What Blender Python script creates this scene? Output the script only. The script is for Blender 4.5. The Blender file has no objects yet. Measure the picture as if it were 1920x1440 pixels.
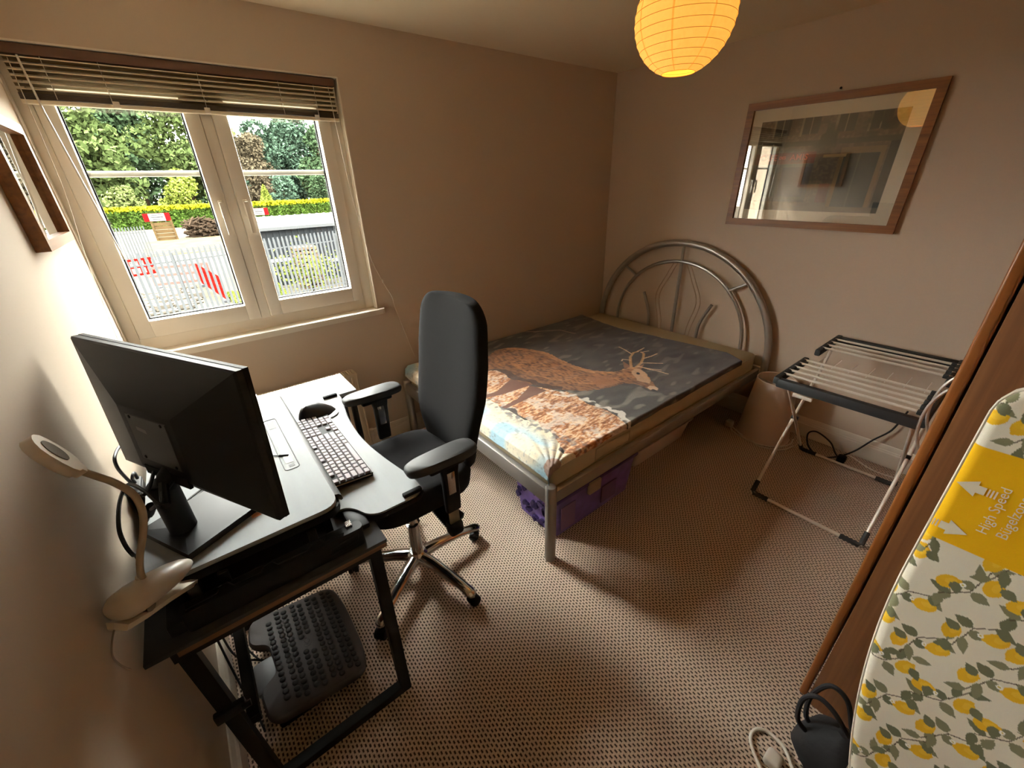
import bpy, bmesh, math, random
import numpy as np
from mathutils import Vector, Matrix
random.seed(7)
RNG = np.random.default_rng(11)
PI = math.pi
SC = bpy.context.scene
COL = SC.collection

# ---------------------------------------------------------------- camera, sky, sun, exposure
cam_d = bpy.data.cameras.new('camera'); cam = bpy.data.objects.new('camera', cam_d); COL.objects.link(cam)
cam_d.sensor_width = 36.0; cam_d.sensor_fit = 'HORIZONTAL'; cam_d.lens = 762.68 / 1920 * 36
cam_d.clip_start = 0.02; cam_d.clip_end = 400
CR = [[0.7842228, -0.6198117, -0.0287759], [-0.2935194, -0.3297199, -0.897291], [0.5466634, 0.7121224, -0.4405006]]
cam.matrix_world = Matrix(((CR[0][0], -CR[1][0], -CR[2][0], 0.32349), (CR[0][1], -CR[1][1], -CR[2][1], -2.53434),
                           (CR[0][2], -CR[1][2], -CR[2][2], 1.64929), (0, 0, 0, 1)))
SC.camera = cam
SC.view_settings.view_transform = 'Standard'; SC.view_settings.look = 'None'
SC.view_settings.gamma = 1.0; SC.view_settings.use_curve_mapping = False
SC.view_settings.exposure = 0.76
SKY = 70.0
SUN = 9.0
w = bpy.data.worlds.new('sky'); SC.world = w; w.use_nodes = True
nt = w.node_tree; nt.nodes.clear()
o_ = nt.nodes.new('ShaderNodeOutputWorld'); b_ = nt.nodes.new('ShaderNodeBackground')
tc = nt.nodes.new('ShaderNodeTexCoord'); sx = nt.nodes.new('ShaderNodeSeparateXYZ'); cr = nt.nodes.new('ShaderNodeValToRGB')
nt.links.new(tc.outputs['Generated'], sx.inputs[0]); nt.links.new(sx.outputs[2], cr.inputs[0])
cr.color_ramp.elements[0].position = 0.0; cr.color_ramp.elements[0].color = (0.32, 0.31, 0.285, 1)      # overcast: the zenith about three times the horizon
cr.color_ramp.elements[1].position = 0.85; cr.color_ramp.elements[1].color = (1.0, 0.98, 0.93, 1)
nt.links.new(cr.outputs[0], b_.inputs[0]); b_.inputs[1].default_value = SKY; nt.links.new(b_.outputs[0], o_.inputs[0])
sun_d = bpy.data.lights.new('sun', 'SUN'); sun_d.energy = SUN; sun_d.angle = math.radians(1.2); sun_d.color = (1.0, 0.90, 0.74)
sun = bpy.data.objects.new('sun', sun_d); COL.objects.link(sun)
sun.rotation_euler = Vector((-0.78, -1.0, -1.28 * 1.3)).to_track_quat('-Z', 'Y').to_euler(); sun.location = (6, 8, 12)
try:
    SC.cycles.use_denoising = True
    SC.cycles.max_bounces = 12; SC.cycles.diffuse_bounces = 9; SC.cycles.glossy_bounces = 5
    SC.cycles.transparent_max_bounces = 16; SC.cycles.sample_clamp_indirect = 6.0
except Exception:
    pass

# ---------------------------------------------------------------- helpers
def srgb(r, g, b):
    f = lambda c: (c / 12.92 if c <= 0.04045 else ((c + 0.055) / 1.055) ** 2.4)
    return (f(r / 255), f(g / 255), f(b / 255))

def mat(name, col, rough=0.5, metal=0.0, spec=0.5, noise=None, bump=None, emit=None, coat=0.0, alpha=None, sheen=0.0):
    m = bpy.data.materials.new(name); m.use_nodes = True
    n = m.node_tree; p = n.nodes['Principled BSDF']
    p.inputs['Base Color'].default_value = (*col, 1); p.inputs['Roughness'].default_value = rough
    p.inputs['Metallic'].default_value = metal; p.inputs['Specular IOR Level'].default_value = spec
    p.inputs['Coat Weight'].default_value = coat; p.inputs['Sheen Weight'].default_value = sheen
    if emit: p.inputs['Emission Color'].default_value = (*emit[0], 1); p.inputs['Emission Strength'].default_value = emit[1]
    ge = n.nodes.new('ShaderNodeNewGeometry')
    if noise:                                   # (scale, amount, stretch)
        sc, am, st = noise
        mp = n.nodes.new('ShaderNodeMapping'); mp.inputs['Scale'].default_value = st
        n.links.new(ge.outputs['Position'], mp.inputs[0])
        no = n.nodes.new('ShaderNodeTexNoise'); no.inputs['Scale'].default_value = sc; no.inputs['Detail'].default_value = 6
        n.links.new(mp.outputs[0], no.inputs['Vector'])
        r = n.nodes.new('ShaderNodeValToRGB')
        r.color_ramp.elements[0].position = 0.3; r.color_ramp.elements[1].position = 0.72
        r.color_ramp.elements[0].color = (*[c * (1 - am) for c in col], 1)
        r.color_ramp.elements[1].color = (*[min(1, c * (1 + am)) for c in col], 1)
        n.links.new(no.outputs[0], r.inputs[0]); n.links.new(r.outputs[0], p.inputs['Base Color'])
    if bump:
        no = n.nodes.new('ShaderNodeTexNoise'); no.inputs['Scale'].default_value = bump[0]; no.inputs['Detail'].default_value = 3
        n.links.new(ge.outputs['Position'], no.inputs['Vector'])
        bp = n.nodes.new('ShaderNodeBump'); bp.inputs['Strength'].default_value = bump[1]; bp.inputs['Distance'].default_value = 0.004
        n.links.new(no.outputs[0], bp.inputs['Height']); n.links.new(bp.outputs[0], p.inputs['Normal'])
    return m

def mat_attr(name, rough=0.8, bump=None, spec=0.3, sheen=0.0):
    m = mat(name, (1, 1, 1), rough, spec=spec, bump=bump, sheen=sheen); n = m.node_tree
    a = n.nodes.new('ShaderNodeAttribute'); a.attribute_name = 'print'
    n.links.new(a.outputs['Color'], n.nodes['Principled BSDF'].inputs['Base Color'])
    return m

def mat_glass(name, tint=(1, 1, 1), refl=1.0, rough=0.0):
    m = bpy.data.materials.new(name); m.use_nodes = True; n = m.node_tree; n.nodes.clear()
    o = n.nodes.new('ShaderNodeOutputMaterial'); mx = n.nodes.new('ShaderNodeMixShader')
    t = n.nodes.new('ShaderNodeBsdfTransparent'); t.inputs[0].default_value = (*tint, 1)
    g = n.nodes.new('ShaderNodeBsdfGlossy'); g.inputs['Roughness'].default_value = rough
    fr = n.nodes.new('ShaderNodeFresnel')
    gb = n.nodes.new('ShaderNodeNewGeometry'); bi = n.nodes.new('ShaderNodeMath'); bi.operation = 'MULTIPLY_ADD'
    bi.inputs[1].default_value = -0.8333; bi.inputs[2].default_value = 1.5      # both faces of a pane reflect alike
    n.links.new(gb.outputs['Backfacing'], bi.inputs[0]); n.links.new(bi.outputs[0], fr.inputs[0])
    mu = n.nodes.new('ShaderNodeMath'); mu.operation = 'MULTIPLY'; mu.use_clamp = True; mu.inputs[1].default_value = refl
    n.links.new(fr.outputs[0], mu.inputs[0]); n.links.new(mu.outputs[0], mx.inputs[0])
    n.links.new(t.outputs[0], mx.inputs[1]); n.links.new(g.outputs[0], mx.inputs[2]); n.links.new(mx.outputs[0], o.inputs[0])
    return m

def mat_wood(name, dark, light, axis=2, scale=1.0, rough=0.4):
    m = mat(name, light, rough); n = m.node_tree; p = n.nodes['Principled BSDF']
    ge = n.nodes.new('ShaderNodeNewGeometry'); mp = n.nodes.new('ShaderNodeMapping')
    s = [70 * scale] * 3; s[axis] = 2.2 * scale; mp.inputs['Scale'].default_value = s
    n.links.new(ge.outputs['Position'], mp.inputs[0])
    no = n.nodes.new('ShaderNodeTexNoise'); no.inputs['Scale'].default_value = 1.0; no.inputs['Detail'].default_value = 8; no.inputs['Distortion'].default_value = 0.6
    n.links.new(mp.outputs[0], no.inputs['Vector'])
    r = n.nodes.new('ShaderNodeValToRGB'); r.color_ramp.elements[0].position = 0.3; r.color_ramp.elements[1].position = 0.7
    r.color_ramp.elements[0].color = (*dark, 1); r.color_ramp.elements[1].color = (*light, 1)
    n.links.new(no.outputs[0], r.inputs[0]); n.links.new(r.outputs[0], p.inputs['Base Color'])
    return m

class MB:
    def __init__(s): s.v = []; s.f = []
    def add(s, v, f):
        b = len(s.v); s.v += [tuple(map(float, q)) for q in v]; s.f += [tuple(i + b for i in q) for q in f]; return s
    def bx(s, x0, x1, y0, y1, z0, z1):
        v = [(x, y, z) for x in (x0, x1) for y in (y0, y1) for z in (z0, z1)]
        return s.add(v, [(0, 1, 3, 2), (4, 6, 7, 5), (0, 4, 5, 1), (2, 3, 7, 6), (0, 2, 6, 4), (1, 5, 7, 3)])
    def rbox(s, x0, x1, y0, y1, z0, z1, r=0.005, seg=2, fn=None):
        bm = bmesh.new(); bmesh.ops.create_cube(bm, size=1)
        for q in bm.verts: q.co = Vector((x0 + (q.co.x + .5) * (x1 - x0), y0 + (q.co.y + .5) * (y1 - y0), z0 + (q.co.z + .5) * (z1 - z0)))
        r = min(r, 0.49 * min(abs(x1 - x0), abs(y1 - y0), abs(z1 - z0)))
        bmesh.ops.bevel(bm, geom=bm.edges[:] + bm.verts[:], offset=r, segments=seg, profile=0.5, affect='EDGES')
        bm.verts.index_update()
        v = [fn(*q.co) if fn else tuple(q.co) for q in bm.verts]; f = [[q.index for q in a.verts] for a in bm.faces]; bm.free()
        return s.add(v, f)
    def tube(s, pts, r, n=8, closed=False, caps=True):
        P = [Vector(p) for p in pts]; m = len(P); rr = r if isinstance(r, (list, tuple)) else [r] * m
        T = []
        for i in range(m):
            a = P[(i - 1) % m] if (closed or i > 0) else P[i]; b = P[(i + 1) % m] if (closed or i < m - 1) else P[i]
            T.append((b - a).normalized())
        u = T[0].orthogonal().normalized(); v = []; f = []
        for i in range(m):
            if i: u = (u - T[i] * u.dot(T[i])); u = u.normalized() if u.length > 1e-6 else T[i].orthogonal().normalized()
            w2 = T[i].cross(u)
            for k in range(n):
                a = 2 * PI * k / n; v.append(P[i] + (u * math.cos(a) + w2 * math.sin(a)) * rr[i])
        for i in range(m if closed else m - 1):
            j = (i + 1) % m
            for k in range(n): f.append((i * n + k, i * n + (k + 1) % n, j * n + (k + 1) % n, j * n + k))
        if caps and not closed: f.append(tuple(reversed(range(n)))); f.append(tuple((m - 1) * n + k for k in range(n)))
        return s.add(v, f)
    def lathe(s, prof, c=(0, 0, 0), n=24, axis=None, caps=True):
        M = Matrix.Identity(3)
        if axis is not None: M = Vector((0, 0, 1)).rotation_difference(Vector(axis).normalized()).to_matrix()
        v = []; f = []
        for (r, z) in prof:
            for k in range(n):
                a = 2 * PI * k / n; v.append(M @ Vector((r * math.cos(a), r * math.sin(a), z)) + Vector(c))
        for i in range(len(prof) - 1):
            for k in range(n): f.append((i * n + k, i * n + (k + 1) % n, (i + 1) * n + (k + 1) % n, (i + 1) * n + k))
        if caps: f.append(tuple(reversed(range(n)))); f.append(tuple((len(prof) - 1) * n + k for k in range(n)))
        return s.add(v, f)
    def prism(s, poly, z0, z1, fn=None):
        a = sum(poly[i][0] * poly[(i + 1) % len(poly)][1] - poly[(i + 1) % len(poly)][0] * poly[i][1] for i in range(len(poly)))
        if a < 0: poly = poly[::-1]
        n = len(poly); v = [(x, y, z0) for x, y in poly] + [(x, y, z1) for x, y in poly]
        if fn: v = [fn(*q) for q in v]
        f = [tuple(reversed(range(n))), tuple(range(n, 2 * n))] + [(i, (i + 1) % n, n + (i + 1) % n, n + i) for i in range(n)]
        return s.add(v, f)
    def loft(s, rings, caps=True):
        n = len(rings[0]); v = [q for r in rings for q in r]; f = []
        for i in range(len(rings) - 1):
            for k in range(n): f.append((i * n + k, i * n + (k + 1) % n, (i + 1) * n + (k + 1) % n, (i + 1) * n + k))
        if caps: f.append(tuple(reversed(range(n)))); f.append(tuple((len(rings) - 1) * n + k for k in range(n)))
        return s.add(v, f)
    def xf(s, fn): s.v = [tuple(fn(*q)) for q in s.v]; return s

def rpoly(pts, r, n=5):
    out = []; m = len(pts)
    for i in range(m):
        p = Vector(pts[i]); a = Vector(pts[i - 1]); b = Vector(pts[(i + 1) % m])
        da = (a - p); db = (b - p); ri = r[i] if isinstance(r, (list, tuple)) else r
        d = min(ri, 0.45 * da.length, 0.45 * db.length)
        if d < 1e-5: out.append(tuple(p)); continue
        A = p + da.normalized() * d; B = p + db.normalized() * d
        for k in range(n + 1):
            t = k / n; out.append(tuple((1 - t) ** 2 * A + 2 * t * (1 - t) * p + t * t * B))
    return out

def smooth(pts, n=6, closed=False):
    P = [Vector(p) for p in pts]; out = []; m = len(P)
    for i in range(m if closed else m - 1):
        g = lambda k: P[k % m] if closed else P[max(0, min(m - 1, k))]
        p0, p1, p2, p3 = g(i - 1), g(i), g(i + 1), g(i + 2)
        for k in range(n):
            t = k / n
            out.append(tuple(0.5 * ((2 * p1) + (p2 - p0) * t + (2 * p0 - 5 * p1 + 4 * p2 - p3) * t * t + (3 * p1 - p0 - 3 * p2 + p3) * t ** 3)))
    if not closed: out.append(tuple(P[-1]))
    return out

def origin(o):
    v = Vector((0, 0, 0))
    while o is not None: v += o.location; o = o.parent
    return v

def mesh_of(name, mb, m, org=Vector((0, 0, 0)), sm=True, ang=35):
    me = bpy.data.meshes.new(name)
    me.from_pydata([(a - org.x, b - org.y, c - org.z) for a, b, c in mb.v], [], mb.f)
    if m is not None: me.materials.append(m)
    bm = bmesh.new(); bm.from_mesh(me); bmesh.ops.recalc_face_normals(bm, faces=bm.faces[:]); bm.to_mesh(me); bm.free()
    if sm:
        me.polygons.foreach_set('use_smooth', [True] * len(me.polygons))
        try: me.set_sharp_from_angle(angle=math.radians(ang))
        except Exception: pass
    me.update(); return me

def link(name, me, parent=None, loc=None):
    o = bpy.data.objects.new(name, me); COL.objects.link(o)
    if parent is not None: o.parent = parent
    if loc is not None: o.location = Vector(loc) - origin(parent)
    return o

def mk(name, mb, m, parent=None, sm=True, ang=35, at=None):
    """one mesh object; at = world point of its origin (top-level single-mesh things)"""
    org = Vector(at) if at is not None else origin(parent)
    o = link(name, mesh_of(name, mb, m, org, sm, ang), parent)
    if at is not None: o.location = Vector(at) - origin(parent)
    return o

def tag(o, label, cat, group=None):
    o['label'] = label; o['category'] = cat
    if group: o['group'] = group
    return o

def thing(name, loc, label, cat, group=None):
    o = bpy.data.objects.new(name, None); COL.objects.link(o); o.location = loc; o.empty_display_size = 0.05
    return tag(o, label, cat, group)

def struct(name, mb, m, parent=None, **k):
    o = mk(name, mb, m, parent, **k); o['kind'] = 'structure'; return o

def text_mesh(txt, size, bold=0.0):
    cu = bpy.data.curves.new('t', 'FONT'); cu.body = txt; cu.size = size; cu.align_x = 'CENTER'; cu.align_y = 'CENTER'; cu.offset = bold
    cu.resolution_u = 3
    o = bpy.data.objects.new('t', cu); COL.objects.link(o)
    dg = bpy.context.evaluated_depsgraph_get(); me = bpy.data.meshes.new_from_object(o.evaluated_get(dg))
    v = [tuple(q.co) for q in me.vertices]; f = [tuple(p.vertices) for p in me.polygons]
    bpy.data.objects.remove(o); bpy.data.curves.remove(cu); bpy.data.meshes.remove(me)
    return v, f

# flat prints: a tiny painter whose colours go on a fine grid as a colour attribute
def vnoise(X, Y, sc, seed):
    r = np.random.default_rng(seed); G = r.random((257, 257))
    x = (X * sc) % 256; y = (Y * sc) % 256; xi = x.astype(int); yi = y.astype(int); fx = x - xi; fy = y - yi
    fx = fx * fx * (3 - 2 * fx); fy = fy * fy * (3 - 2 * fy)
    return (G[yi, xi] * (1 - fx) + G[yi, xi + 1] * fx) * (1 - fy) + (G[yi + 1, xi] * (1 - fx) + G[yi + 1, xi + 1] * fx) * fy

class Paint:
    def __init__(s, x0, x1, y0, y1, nx, ny, col):
        s.X, s.Y = np.meshgrid(np.linspace(x0, x1, nx), np.linspace(y0, y1, ny)); s.C = np.zeros((ny, nx, 3)) + np.array(col)
    def mix(s, m, col):
        m = m[..., None]; s.C = s.C * (1 - m) + np.array(col) * m
    def inpoly(s, P, wob=0.0, wsc=20, seed=1):
        X, Y = s.X, s.Y
        if wob:
            X = X + wob * (vnoise(X, Y, wsc, seed) - .5); Y = Y + wob * (vnoise(X, Y, wsc, seed + 1) - .5)
        c = np.zeros(X.shape, bool); n = len(P)
        for i in range(n):
            x1, y1 = P[i]; x2, y2 = P[(i + 1) % n]
            if y1 == y2: continue
            c ^= ((y1 > Y) != (y2 > Y)) & (X < (x2 - x1) * (Y - y1) / (y2 - y1) + x1)
        return c
    def poly(s, P, col, a=1.0, **k): s.mix(s.inpoly(P, **k) * a, col)
    def ell(s, cx, cy, rx, ry, ang, col, a=1.0):
        c, d = math.cos(ang), math.sin(ang); x = (s.X - cx) * c + (s.Y - cy) * d; y = -(s.X - cx) * d + (s.Y - cy) * c
        s.mix(((x / rx) ** 2 + (y / ry) ** 2 < 1) * a, col)
    def leaf(s, x0, y0, L, W, ang, col):
        c, d = math.cos(ang), math.sin(ang); x = (s.X - x0) * c + (s.Y - y0) * d; y = -(s.X - x0) * d + (s.Y - y0) * c
        t = np.clip(x / L, 0, 1); wd = W * np.sin(PI * t ** 0.75)
        s.mix(((x > 0) & (x < L) & (np.abs(y) < wd)) * 1.0, col)
    def line(s, p, q, wd, col, a=1.0):
        px, py = p; dx, dy = q[0] - px, q[1] - py; L = dx * dx + dy * dy + 1e-12
        t = np.clip(((s.X - px) * dx + (s.Y - py) * dy) / L, 0, 1)
        s.mix((np.hypot(s.X - px - t * dx, s.Y - py - t * dy) < wd) * a, col)
    def flat(s): return np.concatenate([s.C.reshape(-1, 3), np.ones((s.C.shape[0] * s.C.shape[1], 1))], 1).astype(np.float32).ravel()

def painted(name, pos, paint, m, parent=None, at=None, keep=None, thick=0.0):
    """grid mesh: pos = (ny, nx, 3) world positions, colours from the painter"""
    ny, nx = paint.X.shape; org = Vector(at) if at is not None else origin(parent)
    V = pos.reshape(-1, 3) - np.array(org); i = np.arange((ny - 1) * (nx - 1)); r, c = i // (nx - 1), i % (nx - 1); a = r * nx + c
    F = np.stack([a, a + 1, a + nx + 1, a + nx], 1)
    if keep is not None:
        kk = keep.ravel(); F = F[kk[F].all(1)]
    me = bpy.data.meshes.new(name)
    me.vertices.add(len(V)); me.vertices.foreach_set('co', V.astype(np.float32).ravel())
    me.loops.add(len(F) * 4); me.loops.foreach_set('vertex_index', F.astype(np.int32).ravel())
    me.polygons.add(len(F)); me.polygons.foreach_set('loop_start', np.arange(0, len(F) * 4, 4, dtype=np.int32))
    me.polygons.foreach_set('use_smooth', np.ones(len(F), bool))
    at_ = me.attributes.new('print', 'FLOAT_COLOR', 'POINT'); at_.data.foreach_set('color', paint.flat())
    me.materials.append(m); me.update(); me.validate()
    o = link(name, me, parent)
    if at is not None: o.location = Vector(at) - origin(parent)
    if thick:
        md = o.modifiers.new('thickness', 'SOLIDIFY'); md.thickness = thick; md.offset = -1
    return o
# ---------------------------------------------------------------- materials of the room
W_ = 3.3977; H_ = 2.4; NEAR = -3.16
M_wall = mat('wall_paint', srgb(206, 189, 170), 0.6, spec=0.10, bump=(180, 0.05))
M_ceil = mat('ceiling_paint', srgb(240, 229, 204), 0.85)
M_white = mat('white_gloss_paint', srgb(228, 220, 205), 0.4, spec=.25)
M_upvc = mat('white_plastic_frame', srgb(246, 241, 230), 0.4, spec=.3)
M_glass = mat_glass('window_glass', (0.96, 0.98, 0.97), 1.0)
M_black = mat('black_plastic', srgb(20, 20, 22), 0.55, spec=.2)
M_black_soft = mat('black_rubber', srgb(30, 30, 32), 0.8, spec=.15)
M_blackmetal = mat('black_powder_metal', srgb(18, 18, 20), 0.5, spec=.25)
M_chrome = mat('chrome', (0.75, 0.75, 0.76), 0.12, metal=1.0)
M_silver = mat('silver_tube', srgb(178, 174, 168), 0.34, metal=0.65)
M_alu = mat('brushed_aluminium', srgb(205, 202, 196), 0.3, metal=0.7)
M_cable_b = mat('black_cable', srgb(22, 21, 22), 0.5)
M_cable_w = mat('white_cable', srgb(225, 218, 205), 0.45)

def carpet_mat():
    m = mat('woven_carpet', srgb(150, 120, 92), 0.95, spec=0.1, sheen=0.15); n = m.node_tree; p = n.nodes['Principled BSDF']
    L = n.links.new
    ge = n.nodes.new('ShaderNodeNewGeometry'); sp = n.nodes.new('ShaderNodeSeparateXYZ'); L(ge.outputs['Position'], sp.inputs[0])
    wob = n.nodes.new('ShaderNodeTexNoise'); wob.inputs['Scale'].default_value = 60; L(ge.outputs['Position'], wob.inputs['Vector'])
    def mth(op, a, b=None, c=None):
        q = n.nodes.new('ShaderNodeMath'); q.operation = op
        for i, v in enumerate((a, b, c)):
            if v is None: continue
            if isinstance(v, (int, float)): q.inputs[i].default_value = v
            else: L(v, q.inputs[i])
        return q.outputs[0]
    xw = mth('MULTIPLY_ADD', wob.outputs[0], 0.0035, sp.outputs[0])
    u = mth('DIVIDE', xw, 0.0116); row = mth('FLOOR', u); fu = mth('FRACT', u)
    sh = n.nodes.new('ShaderNodeTexWhiteNoise'); sh.noise_dimensions = '1D'; L(row, sh.inputs['W'])
    half = mth('MULTIPLY', row, 0.5)
    yy = mth('DIVIDE', sp.outputs[1], 0.0175)
    vv = mth('ADD', mth('ADD', yy, half), mth('MULTIPLY', sh.outputs[0], 0.25)); fv = mth('FRACT', vv)
    du = mth('ABSOLUTE', mth('SUBTRACT', fu, 0.5)); dv = mth('ABSOLUTE', mth('SUBTRACT', fv, 0.5))
    a1 = n.nodes.new('ShaderNodeMapRange'); a1.inputs[1].default_value = 0.30; a1.inputs[2].default_value = 0.16; L(du, a1.inputs[0])
    a2 = n.nodes.new('ShaderNodeMapRange'); a2.inputs[1].default_value = 0.36; a2.inputs[2].default_value = 0.22; L(dv, a2.inputs[0])
    dash = mth('MULTIPLY', a1.outputs[0], a2.outputs[0])
    gro = n.nodes.new('ShaderNodeMapRange'); gro.inputs[1].default_value = 0.40; gro.inputs[2].default_value = 0.5; L(du, gro.inputs[0])
    no = n.nodes.new('ShaderNodeTexNoise'); no.inputs['Scale'].default_value = 420; no.inputs['Detail'].default_value = 3; L(ge.outputs['Position'], no.inputs['Vector'])
    base = n.nodes.new('ShaderNodeValToRGB'); base.color_ramp.elements[0].color = (*srgb(186, 162, 140), 1); base.color_ramp.elements[1].color = (*srgb(234, 214, 194), 1)
    base.color_ramp.elements[0].position = 0.3; base.color_ramp.elements[1].position = 0.7; L(no.outputs[0], base.inputs[0])
    mx = n.nodes.new('ShaderNodeMixRGB'); mx.inputs[2].default_value = (*srgb(40, 24, 14), 1)
    fac = mth('MULTIPLY', dash, 0.92); L(fac, mx.inputs[0]); L(base.outputs[0], mx.inputs[1]); L(mx.outputs[0], p.inputs['Base Color'])
    bp = n.nodes.new('ShaderNodeBump'); bp.inputs['Strength'].default_value = 0.6; bp.inputs['Distance'].default_value = 0.003
    hgt = mth('SUBTRACT', mth('MULTIPLY', no.outputs[0], 0.5), mth('ADD', dash, mth('MULTIPLY', gro.outputs[0], 0.4)))
    L(hgt, bp.inputs['Height']); L(bp.outputs[0], p.inputs['Normal'])
    return m
M_carpet = carpet_mat()

# ---------------------------------------------------------------- room shell
struct('floor', MB().bx(-0.3, W_ + 0.3, NEAR - 0.2, 0.3, -0.2, 0.0), M_carpet)
struct('ceiling', MB().bx(-0.3, W_ + 0.3, NEAR - 0.2, 0.3, H_, H_ + 0.2), M_ceil)
struct('wall_left', MB().bx(-0.3, 0, NEAR, 0.3, 0, H_), M_wall)
struct('wall_right', MB().bx(W_, W_ + 0.3, NEAR, 0.3, 0, H_), M_wall)
struct('wall_near', MB().bx(-0.3, W_ + 0.3, NEAR - 0.2, NEAR, 0, H_), M_wall)
XR, ZT, ZS = 1.2135, 2.1641, 0.968
wb = MB().bx(XR, W_, 0, 0.3, 0, H_).bx(0, XR, 0, 0.3, ZT, H_).bx(0, XR, 0, 0.3, 0, ZS - 0.034)
struct('wall_back', wb, M_wall)
# white-painted lining of the window reveal
struct('trim_1', MB().bx(0.002, XR, -0.002, 0.06, ZT - 0.006, ZT).bx(XR - 0.006, XR, -0.002, 0.06, ZS - 0.034, ZT).bx(0.0, 0.005, 0.0, 0.06, ZS, ZT), M_white)

def skirting(name, p0, p1, nx, ny):
    prof = [(0, 0), (0.016, 0), (0.016, 0.092), (0.013, 0.100), (0.013, 0.106), (0.010, 0.110), (0.008, 0.126), (0.004, 0.138), (0, 0.141)]
    rings = [[(p[0] + nx * a, p[1] + ny * a, z) for a, z in prof] for p in (p0, p1)]
    struct(name, MB().loft(rings), M_white, ang=20)
skirting('baseboard_back', (0, 0), (W_, 0), 0, -1)
skirting('baseboard_right', (W_, -2.50), (W_, -0.017), -1, 0)
skirting('baseboard_left', (0, NEAR), (0, -0.017), 1, 0)

# ---------------------------------------------------------------- window
win = bpy.data.objects.new('window_1', None); COL.objects.link(win); win['kind'] = 'structure'; win.location = (0.6, 0.09, ZS)
win['label'] = 'white plastic two-casement window with wide sill above the desk'
fz0, fz1 = ZS - 0.005, ZT
mk('outer_frame', MB().rbox(0.003, 0.05, 0.058, 0.13, fz0, fz1, .004).rbox(1.15, XR, 0.058, 0.13, fz0, fz1, .004)
   .rbox(0.045, 1.16, 0.058, 0.13, fz0, fz0 + 0.062, .004).rbox(0.045, 1.16, 0.058, 0.13, fz1 - 0.06, fz1, .004), M_upvc, win)
mk('mullion', MB().rbox(0.578, 0.622, 0.052, 0.13, fz0 + 0.06, fz1 - 0.058, .004), M_upvc, win)
for k, (a, b, ga, gb) in enumerate(((0.052, 0.576, 0.1122, 0.5166), (0.624, 1.148, 0.6841, 1.0866))):
    z0, z1 = fz0 + 0.064, fz1 - 0.062; gz0, gz1 = 1.1072, 2.03
    fm = MB()
    for (x0, x1, y0, y1) in ((a, ga, z0, z1), (gb, b, z0, z1), (ga - .001, gb + .001, z0, gz0), (ga - .001, gb + .001, gz1, z1)):
        fm.rbox(x0, x1, 0.044, 0.106, y0, y1, .004)
    sash = mk('casement', fm, M_upvc, win)
    bd = MB()
    for (x0, x1, y0, y1) in ((ga, ga + .006, gz0, gz1), (gb - .006, gb, gz0, gz1), (ga, gb, gz0, gz0 + .006), (ga, gb, gz1 - .006, gz1)):
        bd.bx(x0, x1, 0.088, 0.1, y0, y1)
    mk('glazing_gasket', bd, M_black_soft, sash)
    mk('glass_pane', MB().bx(ga + .001, gb - .001, 0.098, 0.102, gz0 + .001, gz1 - .001), M_glass, sash, sm=False)
    mk('glazing_bar', MB().rbox(ga - .01, gb + .01, 0.104, 0.12, 1.727, 1.751, .004), M_upvc, sash)
    hx = 0.552 if k == 0 else 0.656
    mk('handle', MB().rbox(hx - .011, hx + .011, 0.03, 0.045, 1.54, 1.62, .005).rbox(hx - .009, hx + .009, 0.012, 0.032, 1.585, 1.612, .004)
       .loft([[(hx + s * .009, 0.008 + d, z) for s, d in ((-1, .012), (1, .012), (1, 0), (-1, 0))] for z in (1.61, 1.57, 1.50, 1.465)]), M_upvc, sash)
    mk('lock_button', MB().lathe([(0, 0), (.005, 0), (.005, .002), (0, .0025)], (hx, .012, 1.600), 10, axis=(0, -1, 0)), M_black, sash)
sp_ = rpoly([(0.0, 0.075), (0.0, -0.0377), (1.232, -0.0377), (1.248, -0.02), (1.248, -0.001), (XR - .007, -0.001), (XR - .007, 0.075)], [0, 0, .012, .01, 0, 0, 0], 4)
mk('window_sill', MB().prism(sp_, ZS - 0.034, ZS - 0.003), M_white, win, ang=25)

# venetian blind
M_slat = mat('cream_blind_slat', srgb(240, 230, 206), 0.35); M_slat_shade = mat('shaded_slat', srgb(136, 120, 88), 0.55, spec=.2)  # olive slats carry the shade between slats, cream strips their lit front edges
M_rail = mat('shaded_headrail', srgb(92, 62, 45), 0.5)  # shade under the reveal head is put into the headrail colour
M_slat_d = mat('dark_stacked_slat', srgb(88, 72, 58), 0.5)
bl = thing('venetian_blind', (0.6, 0.025, ZT), 'cream slatted blind pulled up to the top of the window', 'blind')
mk('headrail', MB().rbox(0.022, 1.196, 0.006, 0.044, 2.123, 2.156, .003), M_rail, bl)
sl = MB(); ng = 6
rings = []
for x in (0.03, 1.19):
    pr_ = [(-.0125 + .025 * i / ng, .0018 * math.sin(PI * i / ng)) for i in range(ng + 1)]
    pts = [(y, z) for y, z in pr_] + [(y, z - .0007) for y, z in pr_[::-1]]
    ca, sa = math.cos(-0.34), math.sin(-0.34)
    rings.append([(x, y * ca - z * sa, y * sa + z * ca) for y, z in pts])
slat_me = mesh_of('slat', MB().loft(rings), M_slat_shade, ang=60)
edge_me = mesh_of('slat_lit_edge', MB().loft([[(x, -.0122 + a, .0040 + b) for a, b in ((-.0012, -.0018), (.0012, -.0018), (.0012, .0018), (-.0012, .0018))] for x in (0.03, 1.19)]), M_slat, sm=False)
for i in range(6):
    s1 = link('slat', slat_me, bl, (0, 0.026, 2.112 - .0195 * i)); link('slat_lit_edge', edge_me, s1, (0, 0.026, 2.112 - .0195 * i))
flat_me = mesh_of('slat', MB().loft([[(x, y, z) for y, z in ((-.0125, 0), (.0125, 0), (.0125, .0012), (-.0125, .0012))] for x in (0.03, 1.19)]), M_slat_d, sm=False)
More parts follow.
